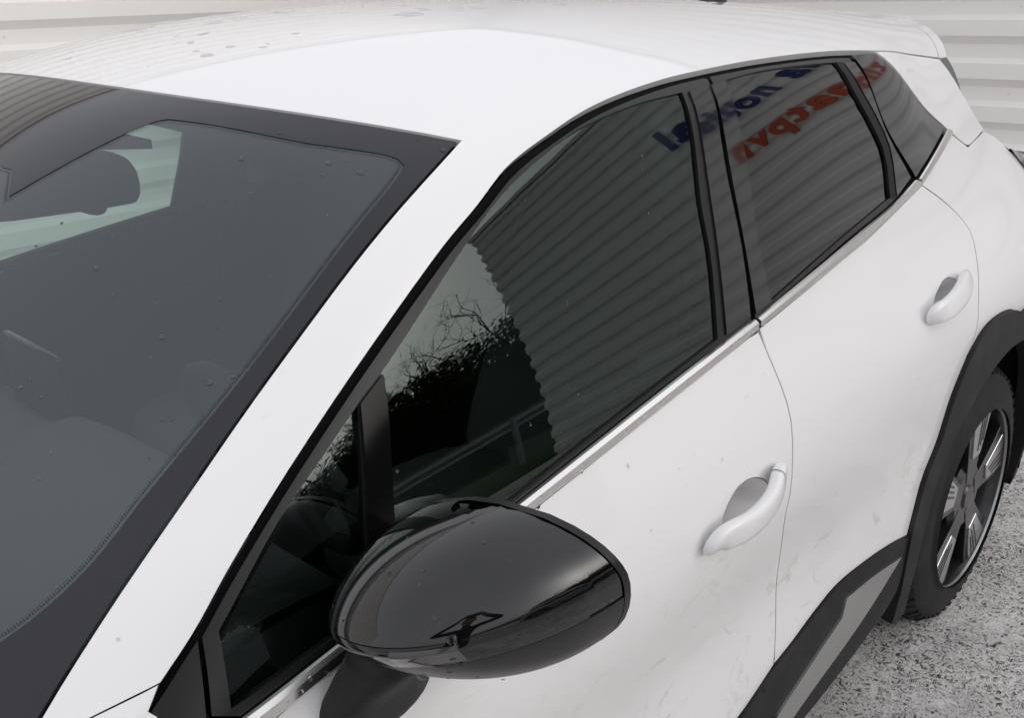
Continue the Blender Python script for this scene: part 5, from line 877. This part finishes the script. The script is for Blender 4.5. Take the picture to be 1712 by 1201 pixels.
# ------------------------------------------------------------------ ground
def ground_mat():
    m, t, b = newmat('worn_pale_asphalt'); L = t.links.new
    tc = t.nodes.new('ShaderNodeTexCoord')
    def noise(sc, det, rough=.6, dist=0.):
        n_ = t.nodes.new('ShaderNodeTexNoise'); n_.inputs['Scale'].default_value = sc; n_.inputs['Detail'].default_value = det
        n_.inputs['Roughness'].default_value = rough; n_.inputs['Distortion'].default_value = dist; L(tc.outputs['Object'], n_.inputs['Vector']); return n_
    def rng(src, lo, hi):
        r = t.nodes.new('ShaderNodeMapRange'); r.inputs['From Min'].default_value = lo; r.inputs['From Max'].default_value = hi; L(src, r.inputs['Value']); return r.outputs[0]
    def mix(fac, a, c):
        x = t.nodes.new('ShaderNodeMix'); x.data_type = 'RGBA'
        L(fac, x.inputs[0])
        for s, i in ((a, 6), (c, 7)):
            if isinstance(s, tuple): x.inputs[i].default_value = (*s, 1)
            else: L(s, x.inputs[i])
        return x.outputs[2]
    big = noise(1.3, 5); mid = noise(9, 6, .7); fine = noise(75, 8, .75, 1.5); pit = noise(40, 9, .78, 2.6); rust = noise(2.6, 6, .7)
    c = mix(rng(mid.outputs['Fac'], .35, .7), (.86, .82, .79), (.74, .70, .675))
    c = mix(rng(big.outputs['Fac'], .4, .75), c, (.78, .755, .735))
    c = mix(rng(fine.outputs['Fac'], .48, .58), c, (.54, .51, .49))
    c = mix(rng(noise(1.9, 7, .65, .6).outputs['Fac'], .50, .62), c, (.52, .50, .485))
    c = mix(rng(rust.outputs['Fac'], .70, .76), c, (.30, .20, .13))
    pv = t.nodes.new('ShaderNodeMath'); pv.operation = 'MULTIPLY_ADD'; pv.inputs[1].default_value = .16; L(noise(3.2, 4).outputs['Fac'], pv.inputs[0]); L(pit.outputs['Fac'], pv.inputs[2])
    pm = rng(pv.outputs[0], .615, .665)
    c = mix(pm, c, (.028, .026, .025))
    c = mix(rng(noise(6.5, 5, .6, 1.0).outputs['Fac'], .60, .66), c, (.80, .77, .75))
    L(c, b.inputs['Base Color']); b.inputs['Roughness'].default_value = .62; b.inputs['Specular IOR Level'].default_value = .45
    ad = t.nodes.new('ShaderNodeMath'); ad.operation = 'SUBTRACT'
    L(fine.outputs['Fac'], ad.inputs[0]); L(pm, ad.inputs[1])
    bp = t.nodes.new('ShaderNodeBump'); bp.inputs['Strength'].default_value = .7; bp.inputs['Distance'].default_value = .006
    L(ad.outputs[0], bp.inputs['Height']); L(bp.outputs[0], b.inputs['Normal'])
    return m
M['ground'] = ground_mat()
gr = mesh_obj('ground', [(-900, -900, 0), (900, -900, 0), (900, 900, 0), (-900, 900, 0)], [(0, 1, 2, 3)], M['ground'], smooth=False); tag(gr, 'pale worn asphalt yard with dark pits', 'ground', kind='structure')
# loose grit on the yard
v, f = [], []
def pebble(x, y, r):
    k0 = len(v); a0 = random.uniform(0, 6)
    for k in range(5):
        a = a0+2*math.pi*k/5; q = r*random.uniform(.7, 1.2); v.append((x+q*math.cos(a), y+q*math.sin(a), -.001))
    for k in range(5):
        a = a0+2*math.pi*k/5; q = r*random.uniform(.4, .7); v.append((x+q*math.cos(a), y+q*math.sin(a), r*random.uniform(.4, .8)))
    for k in range(5): f.append((k0+k, k0+(k+1) % 5, k0+5+(k+1) % 5, k0+5+k))
    f.append(tuple(k0+5+k for k in range(5)))
for i in range(2600):
    pebble(random.uniform(1.5, 4.6), random.uniform(-2.2, -.7), random.choice((.002, .002, .003, .003, .005)))
M['grit'] = pbr('grit', (.12, .11, .10), .8, var=(8, (.40, .38, .36), .4, .6))
tag(mesh_obj('loose_grit', v, f, M['grit'], smooth=False), 'loose dark grit strewn over the pale yard', 'grit', kind='stuff')
# a crack in the yard
v, f = [], []; x, y = 1.92, -1.12; pts = []
for i in range(60):
    pts.append((x, y)); x += random.uniform(.008, .022); y += random.uniform(-.017, .012)
for i, (a, b) in enumerate(pts):
    w_ = .003*random.uniform(.3, 1.5); v += [(a, b-w_, .004), (a, b+w_, .004)]
f = [(2*i, 2*i+2, 2*i+3, 2*i+1) for i in range(len(pts)-1)]
mesh_obj('crack', v, f, M['black'], gr, smooth=False)
# fallen leaf beside the rear wheel
M['leaf'] = pbr('dead_leaf', (.22, .06, .03), .7, var=(40, (.10, .04, .02), .4, .6))
v = [(0, 0, .004)]+[(.055*math.cos(a)*(1+.25*math.cos(3*a)), .032*math.sin(a), .006+.012*abs(math.sin(2*a))) for a in [2*math.pi*k/18 for k in range(18)]]
lf = mesh_obj('fallen_leaf', v, [(0, k+1, (k+1) % 18+1) for k in range(18)], M['leaf']); lf.location = (3.62, -.86, 0.001); lf.rotation_euler = (0, 0, 1.2)
tag(lf, 'reddish brown dead leaf on the pale yard behind the rear wheel', 'leaf')

# ------------------------------------------------------------------ clad building, two wings meeting in an inner corner
M['sheet'] = pbr('cream_coated_steel', (.86, .845, .81), .38, spec=.45, var=(1.1, (.82, .805, .77), .35, .7))
M['flash'] = pbr('cream_flashing', (.76, .74, .70), .4)
XW, YW, HW, PIT = 6.75, 4.45, 4.62, .25
# one rib from bottom to top: (height within the pitch, how far it stands out)
RIB = [(0, .042), (.092, .042), (.122, 0), (.202, 0), (.25, .042)]
def clad(axis, fixed, a0, a1, z0, courses, parent, name='cladding_sheet'):
    """sheets of four ribs; axis 'y' = wall across x=fixed facing -x, axis 'x' = wall along y=fixed facing -y"""
    lens = []; a = a0
    while a < a1-.01: lens.append((a, min(a+5.6, a1))); a += 5.6
    for ci in range(courses):
        zb_ = z0+ci*4*PIT
        for (s0, s1) in lens:
            n_ = 4; prof = []
            for r in range(n_):
                for (h, o_) in RIB[:-1]: prof.append((zb_+r*PIT+h, o_))
            prof.append((zb_+n_*PIT-.001, .042)); prof = [(z, o_) for z, o_ in prof if z <= HW]
            if len(prof) < 2: continue
            sh = .0015*((ci+len(name)) % 2)
            v = []
            for (z, o_) in prof:
                for s in (s0+.001, s1-.001):
                    v.append((fixed-o_-sh, s, z) if axis == 'y' else (s, fixed-o_-sh, z))
            nb = len(v)
            v += [((q[0]+.003, q[1], q[2]) if axis == 'y' else (q[0], q[1]+.003, q[2])) for q in v]
            f = []
            for i in range(len(prof)-1):
                f.append((2*i, 2*i+1, 2*i+3, 2*i+2)); f.append((nb+2*i, nb+2*i+2, nb+2*i+3, nb+2*i+1))
                for e in (0, 1): f.append((2*i+e, 2*i+2+e, nb+2*i+2+e, nb+2*i+e))
            fixn(mesh_obj(name, v, f, M['sheet'], parent, smooth=False))
def screws(axis, fixed, a0, a1, parent):
    bm = bmesh.new()
    for r in range(1, 18, 2):
        z = r*PIT+.165
        a = a0+.3
        while a < a1:
            c = Vector((fixed, a, z)) if axis == 'y' else Vector((a, fixed, z)); d = Vector((-1, 0, 0)) if axis == 'y' else Vector((0, -1, 0))
            tube(bm, [c, c+d*.006], .008, 6); a += 1.4
    tag(bm_obj('screw_heads', bm, M['flash'], parent), kind='stuff')
YE = -6.85
wallR = empty('clad_wall', (0, 0, 0)); tag(wallR, 'cream ribbed steel cladding wall behind the car, carrying blue and orange lettering', 'wall')
clad('y', XW, YE, YW, 0.0, 5, wallR); screws('y', XW, YE, YW, wallR)
wallL = empty('clad_wall', (0, 0, 0)); tag(wallL, 'cream ribbed steel cladding wall running alongside the car, without lettering', 'wall')
clad('x', YW, -9.0, XW, 0.0, 5, wallL); screws('x', YW, -9, XW, wallL)
def box_part(name, lo, hi, mat, parent, bev=.004):
    bm = bmesh.new(); bevel_box(bm, lo, hi, bev, 1); return bm_obj(name, bm, mat, parent)
box_part('coping', (XW-.07, YE-.02, HW), (XW+.30, YW+.30, HW+.09), M['flash'], wallR)
box_part('coping', (-9, YW-.07, HW+.002), (XW-.074, YW+.30, HW+.088), M['flash'], wallL)
box_part('backing', (XW+.012, YE+.002, -.1), (XW+.25, YW+.25, HW-.01), M['flash'], wallR, 0)
box_part('backing', (-9, YW+.012, -.1), (XW+.008, YW+.25, HW-.01), M['flash'], wallL, 0)
# lettering on the rear wall
M['blue'] = pbr('blue_letters', (.012, .03, .16), .4); M['orange'] = pbr('orange_letters', (.55, .09, .015), .4)
def letters(name, txt, yleft, z, size, mat, label):
    grp = empty(name, (XW-.056, yleft, z)); tag(grp, label, 'sign')
    y = 0.
    for ch in txt:
        if ch == ' ': y -= size*.35; continue
        cu = bpy.data.curves.new('letter', 'FONT'); cu.body = ch; cu.size = size; cu.extrude = .012; cu.bevel_depth = 0; cu.offset = size*.034
        o = bpy.data.objects.new('letter', cu); COL.objects.link(o)
        dg = bpy.context.evaluated_depsgraph_get(); me = bpy.data.meshes.new_from_object(o.evaluated_get(dg)); bpy.data.objects.remove(o); bpy.data.curves.remove(cu)
        o = bpy.data.objects.new('letter', me); COL.objects.link(o); me.materials.clear(); me.materials.append(mat)
        wdt = max(v_.co.x for v_ in me.vertices)+size*.07
        o.matrix_local = Matrix(((0, 0, -1, 0), (-1, 0, 0, y), (0, 1, 0, 0), (0, 0, 0, 1))); o.parent = grp; y -= wdt
    return grp
letters('wall_lettering', 'una nouisal', -.85, 3.22, .59, M['blue'], 'row of dark blue letters high on the ribbed wall')
letters('wall_lettering', 'zimatpvn', -1.22, 2.46, .51, M['orange'], 'row of orange letters under the blue row on the ribbed wall')
print('letters done')
# ------------------------------------------------------------------ verge, railing, hedge and bare trees across the yard
M['grass'] = pbr('grass', (.045, .085, .025), .9, spec=.1, bump=(60, .8, .03), var=(3, (.07, .10, .035), .4, .65))
verge = mesh_obj('grass_verge', [(9.5, -7.5, .012), (30, 2, .012), (60, -30, .012), (10, -60, .012), (-30, -30, .012), (-20, -17, .012)], [(0, 5, 4, 3, 2, 1)], M['grass'], smooth=False); tag(verge, 'green grass verge across the yard from the car', 'verge', kind='structure')
M['galv'] = pbr('galvanised_steel', (.30, .32, .33), .45, metal=.6)
rail = empty('guard_rail', (0, 0, 0)); tag(rail, 'grey steel guard rail on posts along the grass verge', 'railing')
ra, rb = Vector((11.0, -9.2, 0)), Vector((-1, -14, 0)); rd = (rb-ra).normalized(); rn = Vector((-rd.y, rd.x, 0))
bm = bmesh.new()
prof = [(.0, .92), (.03, .98), (.0, 1.04), (-.02, 1.07), (.0, 1.10), (.03, 1.16), (.0, 1.22)]
vv = [[bm.verts.new(c+rn*o_+Vector((0, 0, z))) for (o_, z) in prof] for c in (ra, rb)]
for k in range(len(prof)-1): bm.faces.new((vv[0][k], vv[0][k+1], vv[1][k+1], vv[1][k]))
r_ = bmesh.ops.extrude_face_region(bm, geom=bm.faces[:]); bmesh.ops.translate(bm, verts=[e for e in r_['geom'] if isinstance(e, bmesh.types.BMVert)], vec=rn*.006)
bmesh.ops.recalc_face_normals(bm, faces=bm.faces); bm_obj('beam', bm, M['galv'], rail)
for i in range(7):
    c = ra+rd*(i*2+.2); bm = bmesh.new(); bevel_box(bm, (c.x-.04, c.y-.04, 0), (c.x+.04, c.y+.04, 1.15), .004, 1); bm_obj('post', bm, M['galv'], rail)
M['hedge'] = pbr('dark_foliage', (.035, .05, .02), .8, spec=.15, var=(2, (.06, .07, .03), .4, .6))
M['bark'] = pbr('bark', (.06, .05, .04), .9, spec=.1, bump=(30, .6, .01))
ha, hb = Vector((16, -13.0, 0)), Vector((0, -20.5, 0))
def leaf_mass(name, n, fpos, size, parent):
    v, f = [], []
    for i in range(n):
        c = fpos(); d = Vector((random.gauss(0, 1), random.gauss(0, 1), random.gauss(0, 1))).normalized(); a = d.orthogonal().normalized(); b = d.cross(a); s = size*random.uniform(.5, 1.3)
        k0 = len(v); v += [tuple(c-a*s), tuple(c+b*s*.5), tuple(c+a*s), tuple(c-b*s*.5)]; f.append((k0, k0+1, k0+2, k0+3))
    return mesh_obj(name, v, f, M['hedge'], parent, smooth=False)
def hedge_top(u): return 4.4-1.0*u+.35*math.sin(u*23)+.25*math.sin(u*51+1)
hg = empty('hedge', (0, 0, 0)); tag(hg, 'tall dark hedge beyond the grass verge', 'hedge')
def hp_():
    u = random.random(); c = ha.lerp(hb, u); z = hedge_top(u)*random.random()**.6; return Vector((c.x+random.gauss(0, .7), c.y+random.gauss(0, .7), z+.1))
tag(leaf_mass('foliage', 70000, hp_, .075, hg), kind='stuff')
vv, ff_ = [], []
for i in range(30):
    u = i/29; c = ha.lerp(hb, u); vv += [(c.x, c.y, 0), (c.x, c.y, hedge_top(u)*.9), (c.x+.5, c.y-1.0, hedge_top(u)*.85), (c.x+.5, c.y-1.0, 0)]
for i in range(29):
    for k in range(4): ff_.append((4*i+k, 4*i+(k+1) % 4, 4*i+4+(k+1) % 4, 4*i+4+k))
fixn(mesh_obj('hedge_core', vv, ff_, M['hedge'], hg))
def bare_tree(u, h, k, label):
    c = ha.lerp(hb, u)+Vector((random.uniform(-.4, .4), random.uniform(-.4, .4), 0)); t = empty('bare_tree', c); tag(t, label, 'tree', 'bare trees in the hedge')
    bmt, bmc = bmesh.new(), bmesh.new()
    tp_ = Vector((random.uniform(-.3, .3), random.uniform(-.3, .3), h*.55)); tube(bmt, [(0, 0, -.05), tuple(tp_*.5), tuple(tp_)], [.12, .09, .06], 7)
    def branch(p, d, l, r, lev):
        pts = [p]; q = p.copy(); dd = d.copy()
        for i in range(3):
            dd = (dd+Vector((random.gauss(0, .22), random.gauss(0, .22), random.gauss(.05, .16)))).normalized(); q = q+dd*l/3; pts.append(q.copy())
        tube(bmc, pts, [r, r*.8, r*.6, r*.35], 4, False)
        if lev > 0:
            for i in range(4 if lev > 1 else 3):
                s = random.choice(pts[1:]); nd = (dd+Vector((random.gauss(0, .7), random.gauss(0, .7), random.gauss(.15, .5)))).normalized(); branch(s, nd, l*random.uniform(.5, .75), r*.55, lev-1)
    for i in range(7):
        s = tp_*random.uniform(.55, 1.0); branch(s, Vector((random.gauss(0, .7), random.gauss(0, .7), .7)).normalized(), h*.36, .035, 3)
    bm_obj('trunk', bmt, M['bark'], t, True); bm_obj('crown', bmc, M['bark'], t)
for k, (u, h) in enumerate(((.05, 6.2), (.17, 6.6), (.32, 5.4), (.46, 5.6), (.60, 5.0), (.78, 5.2))):
    bare_tree(u, h, k, ('leafless tree in the hedge, the first from the end of the clad wall', 'tallest leafless tree in the hedge, second from the end of the clad wall', 'leafless tree in the hedge, third from the end of the clad wall', 'leafless tree in the hedge, fourth from the end of the clad wall', 'lowest leafless tree in the hedge, fifth from the end of the clad wall', 'leafless tree in the hedge, farthest from the clad wall')[k])

# ------------------------------------------------------------------ the photographer, mirrored in the black door mirror
M['jacket'] = pbr('dark_jacket', (.012, .012, .015), .8, spec=.2); M['skin'] = pbr('skin', (.42, .24, .17), .5)
M['jeans'] = pbr('dark_trousers', (.015, .018, .03), .85); M['shoe'] = pbr('black_shoes', (.01, .01, .01), .5); M['hair'] = pbr('dark_hair', (.02, .014, .01), .7)
M['phone'] = pbr('phone_body', (.01, .01, .011), .15, coat=.5)
fw = Vector((math.cos(CAM_YAW), math.sin(CAM_YAW), 0)); rt = Vector((fw.y, -fw.x, 0)); base = Vector((CAM_POS.x, CAM_POS.y, 0))-fw*.46
person = empty('person', base); tag(person, 'person in a dark jacket raising a phone with both hands beside the car', 'person')
def L3(r, fo_, z): return rt*r+fw*fo_+Vector((0, 0, z))
J = {}; E_ = []; RAD = []
def jn(name, r, fo_, z, rad, par=None):
    J[name] = len(RAD); RAD.append((L3(r, fo_, z), rad))
    if par: E_.append((J[par], J[name]))
jn('pelvis', 0, 0, .95, .15); jn('waist', 0, .01, 1.10, .135, 'pelvis'); jn('chest', 0, .02, 1.30, .155, 'waist'); jn('neckb', 0, .03, 1.46, .075, 'chest'); jn('neck', 0, .05, 1.53, .058, 'neckb')
jn('skull0', 0, .075, 1.60, .085, 'neck'); jn('skull1', 0, .08, 1.67, .095, 'skull0'); jn('skull2', 0, .07, 1.735, .07, 'skull1')
for s, nm in ((-1, 'l'), (1, 'r')):
    jn('hip'+nm, s*.10, 0, .90, .095, 'pelvis'); jn('knee'+nm, s*.13, .02, .50, .062, 'hip'+nm); jn('ank'+nm, s*.14, -.03, .10, .045, 'knee'+nm); jn('toe'+nm, s*.16, .14, .045, .04, 'ank'+nm)
    jn('sh'+nm, s*.19, .03, 1.43, .07, 'chest'); jn('elb'+nm, s*.43, .17, 1.40, .05, 'sh'+nm); jn('wri'+nm, s*.15, .385, 1.54, .031, 'elb'+nm); jn('palm'+nm, s*.105, .415, 1.575, .034, 'wri'+nm)
    for q, (dr, df, dz, ln) in enumerate(((-.012, .026, .040, 1), (-.016, .030, .022, 1.1), (-.016, .030, .004, 1.05), (-.012, .026, -.014, .85))):
        jn('f%d%s' % (q, nm), s*(.105+dr*.3), .415+df*ln, 1.575+dz, .0095, 'palm'+nm); jn('g%d%s' % (q, nm), s*(.105+dr*2.2), .415+df*ln+.010, 1.575+dz*.9, .0085, 'f%d%s' % (q, nm))
    jn('t0'+nm, s*.088, .405, 1.600, .011, 'palm'+nm); jn('t1'+nm, s*.062, .412, 1.606, .0095, 't0'+nm)
me = bpy.data.meshes.new('body'); me.from_pydata([tuple(p) for p, r in RAD], E_, []); bo = bpy.data.objects.new('body', me); COL.objects.link(bo)
sk = bo.modifiers.new('skin', 'SKIN'); sk.use_smooth_shade = True
for i, (p, r) in enumerate(RAD): me.skin_vertices[0].data[i].radius = (r, r*(.72 if i in (J['pelvis'], J['waist'], J['chest']) else 1)); me.skin_vertices[0].data[i].use_root = (i == 0)
sb = bo.modifiers.new('sub', 'SUBSURF'); sb.levels = sb.render_levels = 2
dg = bpy.context.evaluated_depsgraph_get(); me2 = bpy.data.meshes.new_from_object(bo.evaluated_get(dg)); bpy.data.objects.remove(bo)
me2.materials.clear()
for k in ('jacket', 'skin', 'jeans', 'shoe'): me2.materials.append(M[k])
hands = [RAD[J['palm'+s]][0] for s in 'lr']
for pl in me2.polygons:
    c = pl.center
    if c.z > 1.515 and abs(c.dot(rt)) < .12 and c.dot(fw) < .24: pl.material_index = 1
    elif min((c-h).length for h in hands) < .075: pl.material_index = 1
    elif c.z < .09: pl.material_index = 3
    elif c.z < .93: pl.material_index = 2
    pl.use_smooth = True
body = bpy.data.objects.new('body', me2); COL.objects.link(body); body.parent = person
bm = bmesh.new(); bmesh.ops.create_uvsphere(bm, u_segments=20, v_segments=12, radius=.105)
for v_ in list(bm.verts):
    v_.co = Vector((v_.co.x*.93, v_.co.y*.93, v_.co.z*1.12))
bmesh.ops.delete(bm, geom=[v_ for v_ in bm.verts if v_.co.z < -.03 or (v_.co.dot(fw) > .045 and v_.co.z < .055)], context='VERTS')
o = bm_obj('hair', bm, M['hair'], person, True); o.location = L3(0, .066, 1.685)
# face: nose, ears, eyes
for nm, r, fo_, z, rad, mt in (('nose', 0, .178, 1.635, .014, 'skin'), ('ear', -.092, .07, 1.64, .018, 'skin'), ('ear', .092, .07, 1.64, .018, 'skin'), ('eye', -.032, .160, 1.665, .011, 'phone'), ('eye', .032, .160, 1.665, .011, 'phone')):
    bm = bmesh.new(); bmesh.ops.create_icosphere(bm, subdivisions=2, radius=rad); o = bm_obj(nm, bm, M[mt], person, True); o.location = L3(r, fo_, z); o.scale = (1, 1, 1.4)
ph = empty('phone', CAM_POS-_f*.016); tag(ph, 'dark smartphone held up in landscape by the person', 'phone'); ph.rotation_euler = _m.to_euler()
bm = bmesh.new(); bevel_box(bm, (-.078, -.037, -.004), (.078, .037, .0045), .003, 2); bm_obj('phone_body', bm, M['phone'], ph)
bm = bmesh.new(); bevel_box(bm, (-.018, -.016, -.0062), (.018, .016, -.0040), .001, 1); o = bm_obj('lens_bump', bm, M['gloss'], ph); o.location = (0, 0, 0)
# ------------------------------------------------------------------ second parked car, seen mirrored in the side glass
def copy_tree(o, parent=None):
    c = o.copy(); COL.objects.link(c); c.parent = parent
    for ch in o.children: copy_tree(ch, c)
    return c
M['silver'] = pbr('silver_paint', (.30, .31, .32), .35, metal=.5, coat=1, coatr=.02)
c2 = copy_tree(CAR); c2.location = (3.35, -6.1, 0); c2.rotation_euler = (0, 0, math.pi)
def repaint(o):
    for s in o.material_slots:
        if s.material == M['white']: s.link = 'OBJECT'; s.material = M['silver']
    for ch in o.children: repaint(ch)
repaint(c2)
tag(c2, 'silver grey car parked across from the white car, its nose towards the clad wall', 'car')
